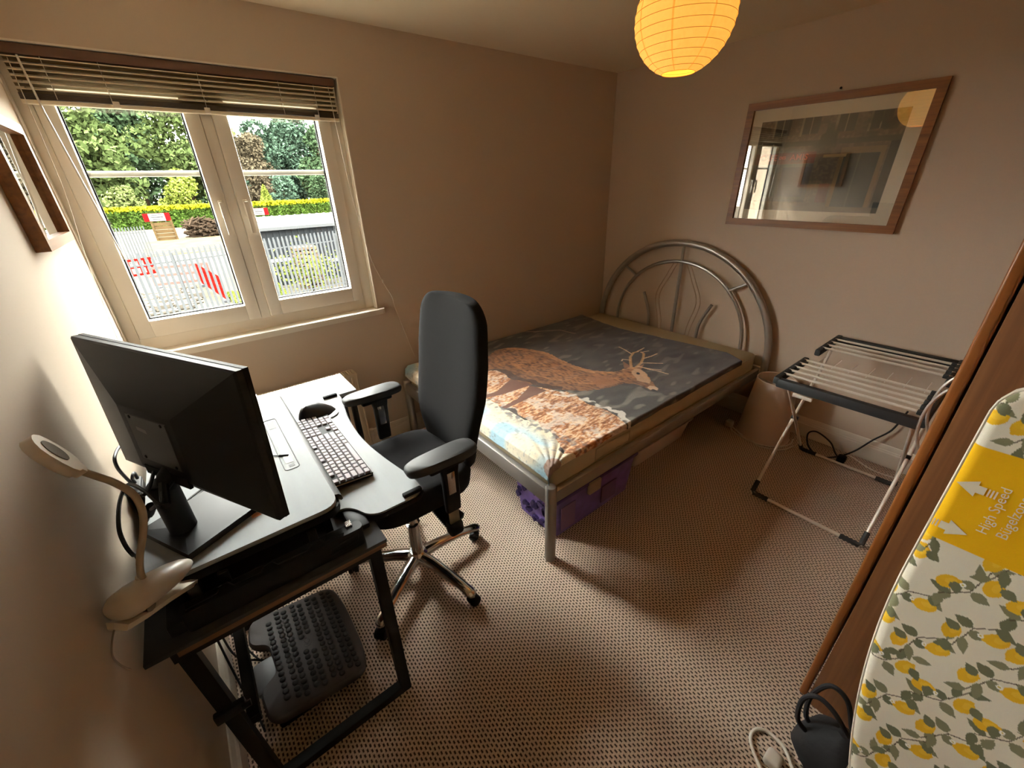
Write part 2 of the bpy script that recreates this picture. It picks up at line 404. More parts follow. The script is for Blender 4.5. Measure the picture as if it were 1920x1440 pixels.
for i in range(9): link('slat', flat_me, bl, (0, 0.026 + .0006 * (i % 2), 1.988 + .0022 * i))
mk('bottom_rail', MB().rbox(0.028, 1.192, 0.012, 0.040, 1.972, 1.986, .003), M_slat, bl)
for x in (0.13, 0.29, 0.61, 0.93, 1.09):
    mk('ladder_cord', MB().tube([(x, 0.012, 2.123), (x, 0.0125, 1.99)], .0012, 6).tube([(x, 0.0405, 2.123), (x, 0.0405, 1.99)], .0012, 6), M_cable_w, bl)
for x in (0.30, 0.61, 1.08): mk('rail_clip', MB().rbox(x - .011, x + .011, 0.008, 0.016, 1.973, 1.996, .002), M_upvc, bl)
mk('pull_cord', MB().tube(smooth([(1.16, 0.008, 2.12), (1.165, 0.006, 1.95), (1.18, 0.0, 1.6), (1.215, -0.006, 1.3), (1.27, -0.006, 1.126), (1.30, -0.040, 1.03), (1.324, -0.01, 0.938), (1.39, -0.008, 0.66), (1.41, -.008, 0.58)], 5), .0016, 6)
   .lathe([(.001, -.012), (.005, -.008), (.006, .004), (.002, .012)], (1.27, -.007, 1.128), 8), M_cable_w, bl)
mk('tilt_wand', MB().tube([(0.072, 0.006, 2.12), (0.078, 0.004, 1.95), (0.125, 0.0, 1.40)], .0035, 8), mat('clear_wand', srgb(225, 222, 212), 0.15), bl)
mk('tilt_cord', MB().tube(smooth([(0.045, 0.008, 2.11), (0.035, 0.002, 1.7), (0.016, -.06, 1.45), (0.008, -.15, 1.20), (0.008, -.20, 1.06)], 5), .0014, 6), M_cable_w, bl)

# ---------------------------------------------------------------- outside
_srgb = srgb
OUT_DIM = 0.075  # outdoor base colours darkened to stand in for a lower exposure outside
_mat = mat
def mat(name, col, rough=.9, metal=0.0, spec=0.0, **k): return _mat(name, col, .95, 0.0, 0.0, **k)
def srgb(r, g, b): return tuple(c * OUT_DIM for c in _srgb(r, g, b))
GZ = -2.2
M_yard = mat('pale_concrete_yard', srgb(150, 142, 126), 0.9, noise=(0.6, 0.18, (1, 1, 1)))
struct('ground', MB().bx(-60, 120, 0.4, 200, GZ - 0.4, GZ), M_yard)
M_galv = mat('galvanised_steel', srgb(150, 153, 156), 0.6, metal=0.0)
def pale_mesh(h, wd=0.068):
    out = [(-wd / 2, 0), (wd / 2, 0), (wd / 2, h - .10), (wd * .32, h - .05), (wd * .30, h), (0, h - .035), (-wd * .30, h), (-wd * .32, h - .05), (-wd / 2, h - .10)]
    return mesh_of('pale', MB().prism([(a, b) for a, b in out], -.012, .012, fn=lambda x, y, z: (x, z + (0.012 if abs(x) > .02 else 0), y)), M_galv, sm=False)
def palisade(name, p0, p1, h, label, pitch=0.155, grp=None):
    p0, p1 = Vector((*p0, GZ)), Vector((*p1, GZ)); d = p1 - p0; L = d.length; rz = math.atan2(d.y, d.x); u = d / L
    t = thing(name, p0, label, 'fence', grp); pm = pale_mesh(h); k = 0
    while k * pitch < L:
        o = link('pale', pm, t, p0 + u * (k * pitch)); o.rotation_euler.z = rz; k += 1
    nrm = Vector((-u.y, u.x, 0))
    for z in (0.35, h - 0.38):
        a, b = p0 + nrm * .04, p1 + nrm * .04
        mk('rail', MB().tube([a + Vector((0, 0, z)), b + Vector((0, 0, z))], .026, 4), M_galv, t, sm=False)
    for q in range(int(L / 2.75) + 1):
        a = p0 + u * min(L, q * 2.75 + .08) + nrm * .09
        mk('post', MB().bx(a.x - .04, a.x + .04, a.y - .04, a.y + .04, GZ, GZ + h - .12), M_galv, t, sm=False)
palisade('palisade_fence', (-2.6, 13.3), (6.6, 15.7), 2.4, 'long grey steel palisade fence crossing the yard outside the window')
palisade('palisade_gate', (-2.75, 33.2), (-0.95, 33.9), 2.15, 'short palisade panel standing open behind the long fence', 0.155)

def leaf_cloud(pts, nrm_up=0.4, size=0.3, jit=0.5):
    """triangled leaf tufts round the given points"""
    n = len(pts); P = np.asarray(pts)
    a = RNG.normal(size=(n, 3)); a[:, 2] += nrm_up; a /= np.linalg.norm(a, axis=1)[:, None]
    b = RNG.normal(size=(n, 3)); b -= a * (a * b).sum(1)[:, None]; b /= np.linalg.norm(b, axis=1)[:, None]; c = np.cross(a, b)
    s = size * (1 + jit * (RNG.random(n) - .5))[:, None]
    V = np.stack([P - b * s * .6, P + c * s * .38 + a * s * .08, P + b * s * .6, P - c * s * .38 + a * s * .08], 1).reshape(-1, 3)
    return V, np.arange(n * 4).reshape(n, 4)
def cloud_obj(name, V, F, m, parent):
    me = bpy.data.meshes.new(name); V = V - np.array(origin(parent) if parent is not None else (0, 0, 0))
    me.vertices.add(len(V)); me.vertices.foreach_set('co', V.astype(np.float32).ravel())
    me.loops.add(F.size); me.loops.foreach_set('vertex_index', F.astype(np.int32).ravel())
    me.polygons.add(len(F)); me.polygons.foreach_set('loop_start', np.arange(0, F.size, 4, dtype=np.int32))
    me.materials.append(m); me.update(); me.validate(); o = link(name, me, parent); o['kind'] = 'stuff'; return o
def mleaf(name, c, am=0.45):
    m = mat(name, c, 0.6, noise=(0.9, am, (1, 1, 1))); p = m.node_tree.nodes['Principled BSDF']
    p.inputs['Transmission Weight'].default_value = 0.0
    return m
ML = {k: mleaf('leaf_' + k, tuple(q * 2.4 for q in srgb(*c))) for k, c in dict(mid=(96, 112, 66), dark=(74, 94, 66), blue=(82, 104, 86), lime=(144, 158, 70), pale=(124, 136, 82), brown=(104, 94, 76), yellow=(190, 192, 44), hedge=(86, 112, 48), copper=(146, 112, 82)).items()}
M_bark = mat('bark', srgb(70, 58, 46), 0.9)
def tree(x, y, h, r, key, label, n=3600, conic=False, low=0.12, grp='trees beyond the hedge'):
    t = thing('tree', (x, y, GZ), label, 'tree', grp)
    mk('trunk', MB().tube([(x, y, GZ), (x + .1, y, GZ + h * .3), (x - .1, y, GZ + h * .75)], [r * .07, r * .05, r * .02], 8), M_bark, t)
    if conic:
        u = RNG.random(n) ** 0.7; zz = GZ + h * (low + (1 - low) * (1 - u)); a = RNG.random(n) * 2 * PI; rr = r * u * (0.75 + .3 * RNG.random(n))
        P = np.stack([x + rr * np.cos(a), y + rr * np.sin(a), zz], 1)
    else:
        L = []; m = 16
        for k in range(m):
            a = RNG.random() * 2 * PI; q = RNG.random() ** .6; zc = low + .12 + (0.86 - low) * RNG.random()
            wdt = math.sin(PI * min(1, max(.12, (zc - low) / (1 - low)) ** .8))
            cx = x + r * .75 * q * wdt * math.cos(a); cy = y + r * .75 * q * wdt * math.sin(a); cz = GZ + h * zc * .95; s = r * (.36 + .2 * RNG.random())
            d = RNG.normal(size=(n // m, 3)); d /= np.linalg.norm(d, axis=1)[:, None]; L.append(np.array([cx, cy, cz]) + d * s * (0.72 + .35 * RNG.random((n // m, 1))) * np.array([1, 1, .85]))
        P = np.concatenate(L)
    V, F = leaf_cloud(P, 0.6, max(.38, r * .105)); cloud_obj('crown', V, F, ML[key], t)
TREES = [
 (-7.0, 86, 17, 7.0, 'mid', 'tall mid-green broadleaf tree seen at the left edge of the left pane', False),
 (-1.5, 95, 19, 7.5, 'dark', 'dark green broadleaf tree behind the left pane', False),
 (5.0, 92, 18, 6.5, 'mid', 'tall leafy tree behind the middle of the window', False),
 (10.5, 98, 17.5, 6.0, 'pale', 'pale thinner tree seen near the window mullion', False),
 (15.0, 90, 13.5, 4.2, 'brown', 'brownish sparse tree at the left of the right pane', False),
 (18.5, 99, 15, 5.0, 'blue', 'blue-green tree just right of the brownish sparse tree', False),
 (24.2, 97, 18, 6.0, 'blue', 'tall hazy blue-green tree in the middle of the right pane', False),
 (21.5, 96, 17, 6.5, 'blue', 'bluish evergreen tree in the right pane', False),
 (28.5, 92, 15, 5.5, 'dark', 'dark spreading tree at the right of the right pane', False),
 (33.0, 100, 16, 5.0, 'copper', 'tree with coppery leaves at the right window edge', False),
 (3.2, 76, 6.6, 3.0, 'lime', 'rounded lime-green young tree above the hedge in the left pane', False),
 (-3.3, 77, 4.6, 2.6, 'pale', 'low pale bush above the hedge at far left', False),
 (7.0, 79, 4.4, 2.2, 'mid', 'low green bush beside the lime-green tree', False),
 (13.3, 75, 4.8, 1.7, 'lime', 'small pointed lime conifer above the hedge in the right pane', True),
 (17.0, 80, 6.0, 3.0, 'blue', 'mid-height green tree behind the pointed conifer', False),
 (24.0, 82, 6.4, 3.4, 'dark', 'shadowy low tree behind the shed roof', False),
]
PLACED = []
def spread(x, y, h, r):
    """step a tree back along its line of sight until its crown clears the others"""
    for k in range(60):
        q = 1 + .035 * k; x2, y2, h2, r2 = .32 + (x - .32) * q, -2.53 + (y + 2.53) * q, 1.65 - GZ + (h - 1.65 + GZ) * q, r * (.6 + .4 * q)
        if all(math.hypot(x2 - a, y2 - b) > (r2 + c) * 1.16 for a, b, c in PLACED): break
    PLACED.append((x2, y2, r2)); return x2, y2, h2, r2
TREES = sorted(TREES, key=lambda t: t[2])
for (x, y, h, r, key, lab, con) in TREES:
    x, y, h, r = spread(x, y, h, r); tree(x, y, h, r, key, lab, n=8000 if h > 10 else 3200, conic=con, low=0.05 if h < 10 else 0.1)
tree(52, 112, 15, 6, 'dark', 'dark tree beyond the right end of the hedge', 4000); tree(-27, 118, 17, 7, 'dark', 'dark tree beyond the left end of the hedge', 4000)

n = 22000; xs = RNG.uniform(-34, 76, n); top = 10.5 + 2.2 * np.sin(xs * .55) + 1.3 * np.sin(xs * 1.7 + 1)
P = np.stack([xs, 150 + RNG.uniform(-2, 4, n), GZ + RNG.random(n) ** .8 * (top)], 1); V, F = leaf_cloud(P, .5, 1.0)
tl = cloud_obj('treeline', V, F, ML['dark'], None); tag(tl, 'dark continuous belt of distant woodland closing the view behind the trees', 'woodland')
hd = thing('hedge', (10, 70, GZ), 'long clipped hedge with bright yellow-green top beyond the yard', 'hedge')
n = 26000; P = np.stack([RNG.uniform(-16, 42, n), 70 + RNG.uniform(-.05, 1.4, n), GZ + RNG.uniform(0, 2.15, n)], 1); P[: n * 2 // 3, 1] = 70 + RNG.uniform(-.12, .15, n * 2 // 3)
V, F = leaf_cloud(P, .3, .34); cloud_obj('foliage', V, F, ML['hedge'], hd)
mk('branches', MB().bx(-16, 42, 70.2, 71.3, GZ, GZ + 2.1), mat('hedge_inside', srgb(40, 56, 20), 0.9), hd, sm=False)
n = 11000; P = np.stack([RNG.uniform(-16, 42, n), 70 + RNG.uniform(-.2, 1.5, n), GZ + 2.12 + RNG.uniform(0, .5, n)], 1)
V, F = leaf_cloud(P, .8, .34); cloud_obj('new_growth', V, F, ML['yellow'], hd)

# signs before the hedge
M_red = mat('red_board', srgb(196, 40, 44), 0.6); M_wboard = mat('white_board', srgb(225, 222, 220), 0.6); M_ink = mat('dark_lettering', srgb(40, 36, 44), 0.7)
for (x, y, lab) in ((-0.55, 66, 'red and white notice board on posts before the hedge, in the left pane'), (10.3, 66, 'red and white notice board on posts before the hedge, in the right pane')):
    t = thing('notice_sign', (x, y, GZ), lab, 'sign', 'notice boards before the hedge')
    z0, z1 = GZ + 1.05, GZ + 1.95
    mk('board', MB().bx(x - 1.3, x + 1.3, y, y + .05, z0, z1), M_red, t, sm=False)
    mk('white_panel', MB().bx(x - .78, x + .78, y - .02, y, z0 + .03, z1 - .03), M_wboard, t, sm=False)
    tm = MB()
    for row, (dz, hh) in enumerate(((.66, .09), (.40, .12), (.17, .09))):   # illegible from here: rows of short strokes
        q = -.6 + .12 * (row != 1)
        while q < .55 - .12 * (row != 1):
            wl = random.uniform(.05, .1); tm.bx(x + q, x + q + wl, y - .024, y - .02, z0 + dz, z0 + dz + hh); q += wl + .035
    mk('lettering', tm, M_ink, t, sm=False)
    for dx in (-.7, .7): mk('post', MB().bx(x + dx - .04, x + dx + .04, y + .05, y + .13, GZ, z1), M_galv, t, sm=False)

# timber bays with logs
M_plank = mat_wood('weathered_plank', srgb(120, 96, 66), srgb(170, 140, 100), 0, .3, .8)
M_log = mat('split_log', srgb(112, 94, 78), 0.9, noise=(4, .4, (1, 1, 1)))
def bay(x, y, wd, label):
    t = thing('timber_bay', (x, y, GZ), label, 'bay', 'timber bays with logs')
    for k in range(5): mk('plank', MB().bx(x, x + wd, y, y + .08, GZ + .02 + k * .32, GZ + .31 + k * .32), M_plank, t, sm=False)
    for dx in (0, wd): mk('post', MB().bx(x + dx - .08, x + dx + .08, y - .1, y, GZ, GZ + 1.75), M_plank, t, sm=False)
bay(-0.9, 50, 1.5, 'timber board bay beside the log heap, behind the palisade panel'); bay(4.1, 44, 3.4, 'timber board bay right of the log heap, nearer the long fence')
lg = MB()
for k in range(420):
    x = RNG.uniform(1.65, 6.4); q = (x - 1.6) / 4.8; z = GZ + RNG.uniform(.08, 1.75) * (0.75 + .25 * math.sin(q * 6)); y = 51 + RNG.uniform(-.5, 1.2); a = RNG.uniform(0, PI); e = RNG.uniform(-.5, .5); L = RNG.uniform(.3, .75)
    d = Vector((math.cos(a) * math.cos(e), math.sin(a) * math.cos(e), math.sin(e))) * L; lg.tube([Vector((x, y, z)) - d, Vector((x, y, z)) + d], RNG.uniform(.05, .11), 5)
o = mk('log_heap', lg, M_log, at=(3, 51, GZ), sm=False); o['kind'] = 'stuff'; tag(o, 'long heap of rough logs between the timber bays', 'logs')
struct('ground_sand', MB().bx(-1.8, 8, 36.5, 50, GZ, GZ + .03), mat('sandy_soil', srgb(196, 160, 110), 0.95, noise=(1, .2, (1, 1, 1))))
# low shed
M_shedw = mat('grey_cladding', srgb(84, 88, 92), 0.6); M_shedr = mat('white_roof_sheet', srgb(190, 188, 184), 0.5)
sx0, sx1, sy0, sy1, ze, zr = 3.1, 12.5, 18.6, 24.5, 0.30, 0.46
sh = thing('storage_shed', ((sx0 + sx1) / 2, (sy0 + sy1) / 2, GZ), 'low grey-clad shed with white ribbed roof behind the long fence', 'shed')
mk('wall', MB().bx(sx0 + .1, sx1 - .1, sy0 + .12, sy0 + .22, GZ, ze - .02).bx(sx0 + .1, sx0 + .2, sy0 + .2, sy1, GZ, ze).bx(sx0 + .1, sx1 - .1, sy1 - .1, sy1, GZ, ze), M_shedw, sh, sm=False)
rib = mesh_of('wall_rib', MB().bx(-.05, .05, -.03, 0, 0, ze - GZ - .05), M_shedw, sm=False)
for k in range(36): link('wall_rib', rib, sh, (sx0 + .2 + k * .255, sy0 + .12, GZ))
mk('roof', MB().prism([(sy0, ze), (sy1, zr), (sy1, zr - .08), (sy0, ze - .08)], sx0, sx1, fn=lambda a, b, c: (c, a, b)), M_shedr, sh, sm=False)
rr = mesh_of('roof_rib', MB().prism([(0, 0), (sy1 - sy0, zr - ze), (sy1 - sy0, zr - ze + .03), (0, .03)], -.04, .04, fn=lambda a, b, c: (c, a, b)), M_shedr, sm=False)
for k in range(24): link('roof_rib', rr, sh, (sx0 + .2 + k * .39, sy0, ze))
mk('gutter', MB().bx(sx0, sx1, sy0 - .1, sy0, ze - .14, ze - .02), mat('grey_gutter', srgb(150, 152, 154), .5), sh, sm=False)
# red and white plastic barriers
M_barr = mat('red_plastic', srgb(200, 44, 36), 0.5); M_barw = mat('pink_faded_plastic', srgb(214, 150, 140), 0.6)
def barrier(p0, p1, m, label, h=.95):
    a, b = Vector((*p0, GZ)), Vector((*p1, GZ)); u = (b - a).normalized(); L = (b - a).length
    t = thing('barrier', a, label, 'barrier', 'plastic barriers in the yard')
    fn = lambda x, y, z: tuple(a + u * x + Vector((-u.y, u.x, 0)) * z + Vector((0, 0, y)))
    for z in (.12, .5, .85): mk('rail', MB().prism([(0, z), (L, z), (L, z + .11), (0, z + .11)], -.02, .02, fn=fn), m, t, sm=False)
    k = 0
    while k * .24 < L: mk('slat', MB().prism([(k * .24, .12), (k * .24 + .1, .12), (k * .24 + .1, h), (k * .24, h)], -.018, .018, fn=fn), m, t, sm=False); k += 1
    for x in (.2, L - .2): mk('foot', MB().bx(a.x + u.x * x - .1, a.x + u.x * x + .1, a.y + u.y * x - .3, a.y + u.y * x + .3, GZ, GZ + .1), M_black_soft, t, sm=False)
barrier((-2.4, 26.2), (-.95, 26.8), M_barr, 'red plastic barrier at the left beyond the long fence')
barrier((-1.0, 22.4), (1.2, 22.0), M_barw, 'faded pink plastic barrier in the middle of the yard')
barrier((0.75, 21.6), (1.25, 16.9), M_barr, 'red plastic barrier running towards the long fence', 1.0)
M_rub = mat('rubble', srgb(170, 160, 146), 0.9, noise=(6, .4, (1, 1, 1)))
rb = MB()
for k in range(260):
    x, y, s = RNG.uniform(-2.4, .4), RNG.uniform(16.6, 21.3), RNG.uniform(.06, .22)
    rb.rbox(x - s, x + s, y - s * .6, y + s * .6, GZ, GZ + s * RNG.uniform(.4, 1.2), .03, 1)
o = mk('rubble', rb, M_rub, at=(0, 19, GZ), sm=False); o['kind'] = 'stuff'; tag(o, 'scattered pale rubble on the ground behind the long fence', 'rubble')
# stacked pallet and white frames before the shed, shrub by the fence
t = thing('pallet_stack', (4.6, 17.5, GZ), 'reddish stack of pallets between the long fence and the shed', 'pallets')
for k in range(11): mk('plank', MB().bx(4.15, 5.05, 17.1, 17.9, GZ + k * .16, GZ + k * .16 + .1), mat('pink_pallet_%d' % k, srgb(176, 140 + k, 124), .9), t, sm=False)
for k, (x, z) in enumerate(((3.55, 1.3), (5.9, 1.05))):
    t = thing('garden_table', (x, 17.4, GZ), ('white metal table frame left of the pallet stack', 'white metal table frame right of the pallet stack')[k], 'table', 'white frames by the shed')
    mk('table_top', MB().rbox(x - .45, x + .45, 17.0, 17.7, GZ + z - .06, GZ + z, .02), M_wboard, t)
    for dx in (-.4, .4):
        for dy in (17.05, 17.65): mk('leg', MB().tube([(x + dx, dy, GZ), (x + dx * .9, dy, GZ + z - .05)], .03, 6), M_wboard, t)
t = thing('shrub', (4.3, 16.1, GZ), 'bright green shrub growing at the foot of the long fence', 'shrub')
P = np.array([4.3, 16.15, GZ + .9]) + RNG.normal(size=(900, 3)) * np.array([.65, .22, .42]); P[:, 2] = np.maximum(P[:, 2], GZ + .02)
V, F = leaf_cloud(P, .5, .11); cloud_obj('leaves', V, F, ML['lime'], t); mk('stem', MB().tube([(4.3, 16.15, GZ), (4.35, 16.15, GZ + 1)], .03, 6), M_bark, t)
n = 5000; P = np.stack([RNG.uniform(1.4, 3.4, n), RNG.uniform(16.3, 18.5, n), GZ + RNG.uniform(0.02, .1, n)], 1); V, F = leaf_cloud(P, .2, .1)
me = bpy.data.meshes.new('grass'); me.from_pydata([tuple(q) for q in V], [], [tuple(q) for q in F]); me.materials.append(ML['lime']); o = link('grass', me); o['kind'] = 'stuff'; tag(o, 'strip of green grass by the end of the red barrier', 'grass')
srgb = _srgb
mat = _mat
# ---------------------------------------------------------------- bed
bed = thing('metal_bed', (2.3, -0.76, 0), 'silver tubular double bed with a half-round headboard in the corner', 'bed')
ya, yb, HX = -0.045, -1.545, 3.352
def arch(y0, y1, zc, zt, n=28): return [((y0 + y1) / 2 + (y0 - y1) / 2 * math.cos(PI * i / n), zc + (zt - zc) * math.sin(PI * i / n)) for i in range(n + 1)]
oa = [(HX, ya, 0.0), (HX, ya, 0.25)] + [(HX, y, z) for y, z in arch(ya, yb, 0.47, 1.212)] + [(HX, yb, 0.25), (HX, yb, 0)]
mk('outer_arch', MB().tube(oa, .024, 14), M_silver, bed)
y0i, y1i = -0.235, -1.355
ia = [(HX, y0i, 0.40)] + [(HX, y, z) for y, z in arch(y0i, y1i, 0.53, 1.075)] + [(HX, y1i, 0.40)]
mk('inner_arch', MB().tube(ia, .0125, 10), M_silver, bed)
for ang in (45, 90, 135):
    c, s_ = math.cos(math.radians(ang)), math.sin(math.radians(ang))
    mk('spoke', MB().tube([(HX, -.795 + .56 * c, .53 + .545 * s_), (HX, -.795 + .745 * c, .47 + .735 * s_)], .0105, 10), M_silver, bed)
mk('centre_bar', MB().tube([(HX, -.795, .36), (HX, -.795, 1.075)], .0125, 10), M_silver, bed)
mk('leaf_rod', MB().tube(smooth([(HX, -.565, .40), (HX, -.565, .57), (HX, -.545, .66), (HX, -.49, .79)], 5), .0115, 10), M_silver, bed)
mk('leaf_rod', MB().tube(smooth([(HX, -1.01, .40), (HX, -1.01, .57), (HX, -1.03, .66), (HX, -1.09, .79)], 5), .0115, 10), M_silver, bed)
M_rod = mat('taupe_rod', srgb(196, 172, 146), .4)
for sg in (1, -1):
    for e in (0, .032): mk('curved_rod', MB().tube(smooth([(HX + .012, -.795 + sg * (.13 - e * .6), .40), (HX + .012, -.795 + sg * (.15 - e), .57), (HX + .012, -.795 + sg * (.195 - e), .78), (HX + .012, -.795 + sg * (.125 - e), .95), (HX + .012, -.795 + sg * (.07 - e), 1.06)], 6), .0042, 8), M_rod, bed)
mk('head_rail', MB().rbox(HX - .02, HX + .012, -1.53, -.06, .345, .425, .006), M_silver, bed)
for y in (-1.51, -.045): mk('side_rail', MB().rbox(1.31, HX - .01, y - .014, y + .014, .345, .412, .006), M_silver, bed)
mk('foot_rail', MB().rbox(1.287, 1.322, -1.505, -.05, .345, .432, .01), M_silver, bed)
for y in (-1.512, -.048): mk('leg', MB().lathe([(.001, 0), (.024, 0), (.0265, .02), (.0265, .44), (.022, .447), (.001, .447)], (1.308, y, 0), 18), M_silver, bed)
for k in range(14): mk('bed_slat', MB().bx(1.40 + k * .138, 1.46 + k * .138, -1.5, -.06, .37, .388), M_plank, bed, sm=False)

M_matt = mat('cream_mattress', srgb(196, 182, 150), 0.85, bump=(140, .25))
mt = thing('mattress', (2.3, -.76, .39), 'cream mattress on the silver metal bed', 'mattress')
mk('mattress_body', MB().rbox(1.326, 3.318, -1.49, -.062, .389, .53, .03, 3), M_matt, mt)
mk('piping', MB().tube([(1.345, -1.492, .515), (3.3, -1.492, .515)], .004, 6).tube([(1.345, -1.492, .405), (3.3, -1.492, .405)], .004, 6), M_matt, mt)
mk('sewn_handle', MB().tube([(1.62, -1.494, .425), (1.62, -1.494, .49), (1.88, -1.494, .49), (1.88, -1.494, .425), (1.62, -1.494, .425)], .0022, 6), M_matt, mt)

# throw with a deer print: the picture is flat print on the cloth
pt = Paint(1.26, 3.14, 0.0, -1.512, 520, 430, srgb(60, 52, 48))
X, Y = pt.X, pt.Y
n1 = vnoise(X, Y, 7, 3); n2 = vnoise(X * .35 + Y * .5, Y - .3 * X, 26, 4); n3 = vnoise(X, Y, 90, 5); n4 = vnoise(X, Y, 190, 6)
pt.mix(np.clip((n1 - .35) * 1.6, 0, 1) * .7, srgb(96, 86, 76)); pt.mix(np.clip((n2 - .68) * 5, 0, 1) * .45, srgb(150, 138, 124)); pt.mix(np.clip((X - 2.35) * 1.3, 0, 1) * .6, srgb(56, 44, 54))
pt.mix(np.clip((.28 - n2) * 4, 0, 1) * .5, srgb(30, 28, 32))
for p, q in (((2.35, -.02), (2.62, -.22)), ((2.62, -.22), (2.66, -.35))): pt.line(p, q, .009, srgb(166, 142, 122), .7)
grass = [(1.60, 0.02), (1.72, -.25), (1.67, -.46), (1.77, -.53), (1.73, -.72), (1.80, -.94), (1.88, -1.06), (1.86, -1.22), (1.85, -1.42), (1.82, -1.58), (1.40, -1.58), (1.45, -1.43), (1.49, -1.3), (1.51, -1.13), (1.48, -.93), (1.46, -.75), (1.44, -.3), (1.44, 0.02)]
pt.poly(grass, srgb(186, 118, 66), wob=.08, wsc=14)
gm = pt.inpoly(grass, wob=.08, wsc=14); st = .5 * vnoise(X * .35 + Y * .1, Y * 1.2 - .1 * X, 90, 8) + .5 * vnoise(X * .5, Y * 1.3, 190, 18)
pt.mix(gm * np.clip((st - .52) * 7, 0, 1) * .75, srgb(238, 208, 168)); pt.mix(gm * np.clip((.45 - st) * 7, 0, 1) * .75, srgb(108, 60, 32))
pt.mix(gm * np.clip((vnoise(X, Y, 16, 9) * .6 + .4 * vnoise(X, Y, 70, 91) - .55) * 7, 0, 1) * .6, srgb(226, 214, 200))
pt.poly([(1.87, -1.01), (1.98, -1.12), (2.18, -1.2), (2.25, -1.38), (2.24, -1.58), (1.87, -1.58), (1.88, -1.4), (1.89, -1.19)], srgb(70, 66, 62), wob=.05)
pt.mix(pt.inpoly([(1.87, -1.0), (2.2, -1.2), (2.3, -1.58), (1.85, -1.58)], wob=.05) * np.clip((n2 - .5) * 4, 0, 1) * .6, srgb(140, 134, 122))
for p, q in (((1.79, -.98), (1.88, -1.12)), ((1.88, -1.12), (1.885, -1.27)), ((1.885, -1.27), (1.90, -1.40)), ((1.90, -1.40), (1.86, -1.52))): pt.mix((np.hypot(0, 0) == 0) * 0.0 * X, srgb(0, 0, 0))
wl = Paint(0, 1, 0, 1, 2, 2, (0, 0, 0)); wl.X, wl.Y, wl.C = X + .04 * (vnoise(X, Y, 40, 71) - .5), Y, np.zeros(X.shape + (3,))
for p, q in (((1.79, -.98), (1.88, -1.12)), ((1.88, -1.12), (1.885, -1.27)), ((1.885, -1.27), (1.90, -1.40)), ((1.90, -1.40), (1.86, -1.52))): wl.line(p, q, .017, (1, 1, 1))
pt.mix(wl.C[..., 0] * np.clip((vnoise(X, Y, 34, 72) - .3) * 4, 0, 1) * .85, srgb(226, 220, 210))
snow = [(1.46, 0.02), (1.46, -.69), (1.48, -.94), (1.50, -1.13), (1.48, -1.33), (1.42, -1.47), (1.40, -1.6), (1.2, -1.6), (1.2, 0.02)]
sm_ = pt.inpoly(snow, wob=.10, wsc=18); pt.mix(sm_ * 1.0, srgb(226, 214, 188))
pt.mix(sm_ * np.clip((vnoise(X, Y, 9, 12) - .42) * 4, 0, 1) * np.clip((1.46 - X) * 14, 0, 1) * .85, srgb(150, 198, 218))
ed = np.exp(-((X - 1.49 + .03 * np.sin(Y * 5)) / .035) ** 2); pt.mix(ed * np.clip((vnoise(X, Y, 60, 14) - .48) * 6, 0, 1) * .8, srgb(92, 90, 96))
pt.mix(sm_ * np.clip((n3 - .72) * 8, 0, 1) * .5, srgb(130, 140, 150))
pt.ell(1.33, -1.50, .05, .045, .4, srgb(170, 110, 66), .7); pt.ell(1.42, -1.51, .05, .03, .2, srgb(238, 226, 190), .8)
fur = lambda: np.clip((.55 * vnoise(X * .9 + Y * .5, (Y * .9 - .5 * X) * .3, 210, 21) + .45 * vnoise(X, Y * .5, 80, 22) - .25) * 2.2, 0, 1)
leg1 = [(1.73, -.69), (1.80, -.84), (1.56, -.815), (1.46, -.785), (1.45, -.755), (1.56, -.765)]; leg2 = [(1.76, -.84), (1.80, -.95), (1.60, -.965), (1.48, -.965), (1.47, -.935), (1.6, -.92)]
leg3 = [(1.66, -.40), (1.72, -.50), (1.58, -.50), (1.46, -.46), (1.46, -.43), (1.58, -.44)]
for L_ in (leg1, leg2, leg3): pt.poly(L_, srgb(112, 72, 56))
body = smooth([(1.72, -.36), (1.88, -.26), (1.98, -.22), (2.09, -.27), (2.16, -.38), (2.2, -.52), (2.18, -.73), (2.2, -.9), (2.25, -1.0), (2.31, -1.06), (2.39, -1.065), (2.45, -1.1), (2.43, -1.18), (2.36, -1.28), (2.29, -1.37), (2.25, -1.37), (2.25, -1.29), (2.24, -1.23), (2.19, -1.19), (2.08, -1.17), (1.98, -1.12), (1.87, -1.01), (1.81, -.93), (1.78, -.81), (1.74, -.71), (1.75, -.59), (1.74, -.50), (1.68, -.46)], 4, True)
bm_ = pt.inpoly(body, wob=.012, wsc=60); pt.mix(bm_ * 1.0, srgb(136, 84, 46)); pt.mix(bm_ * fur() * .75, srgb(196, 134, 78)); pt.mix(bm_ * np.clip((.5 - fur()) * 2, 0, 1) * .75, srgb(70, 40, 22))
rimm = bm_ & ~pt.inpoly([(a - .045, b) for a, b in body]); pt.mix(rimm * (.35 + .4 * fur()), srgb(222, 158, 96)); lowm = bm_ & ~pt.inpoly([(a + .12, b) for a, b in body]); pt.mix(lowm * .45, srgb(84, 50, 32))
pt.mix(bm_ * np.clip(1 - np.abs(X - 2.14 + (Y + .6) ** 2 * .1) / .06, 0, 1) * .35, srgb(112, 66, 38))
belly = [(1.74, -.48), (1.75, -.59), (1.735, -.71), (1.78, -.81), (1.81, -.93), (1.87, -1.01), (1.90, -.99), (1.85, -.90), (1.82, -.79), (1.79, -.68), (1.80, -.54)]
pt.poly(belly, srgb(62, 40, 30), .85, wob=.02)
pt.poly([(2.05, -1.13), (2.19, -1.17), (2.22, -1.05), (2.10, -.99)], srgb(160, 104, 62), .8, wob=.04)
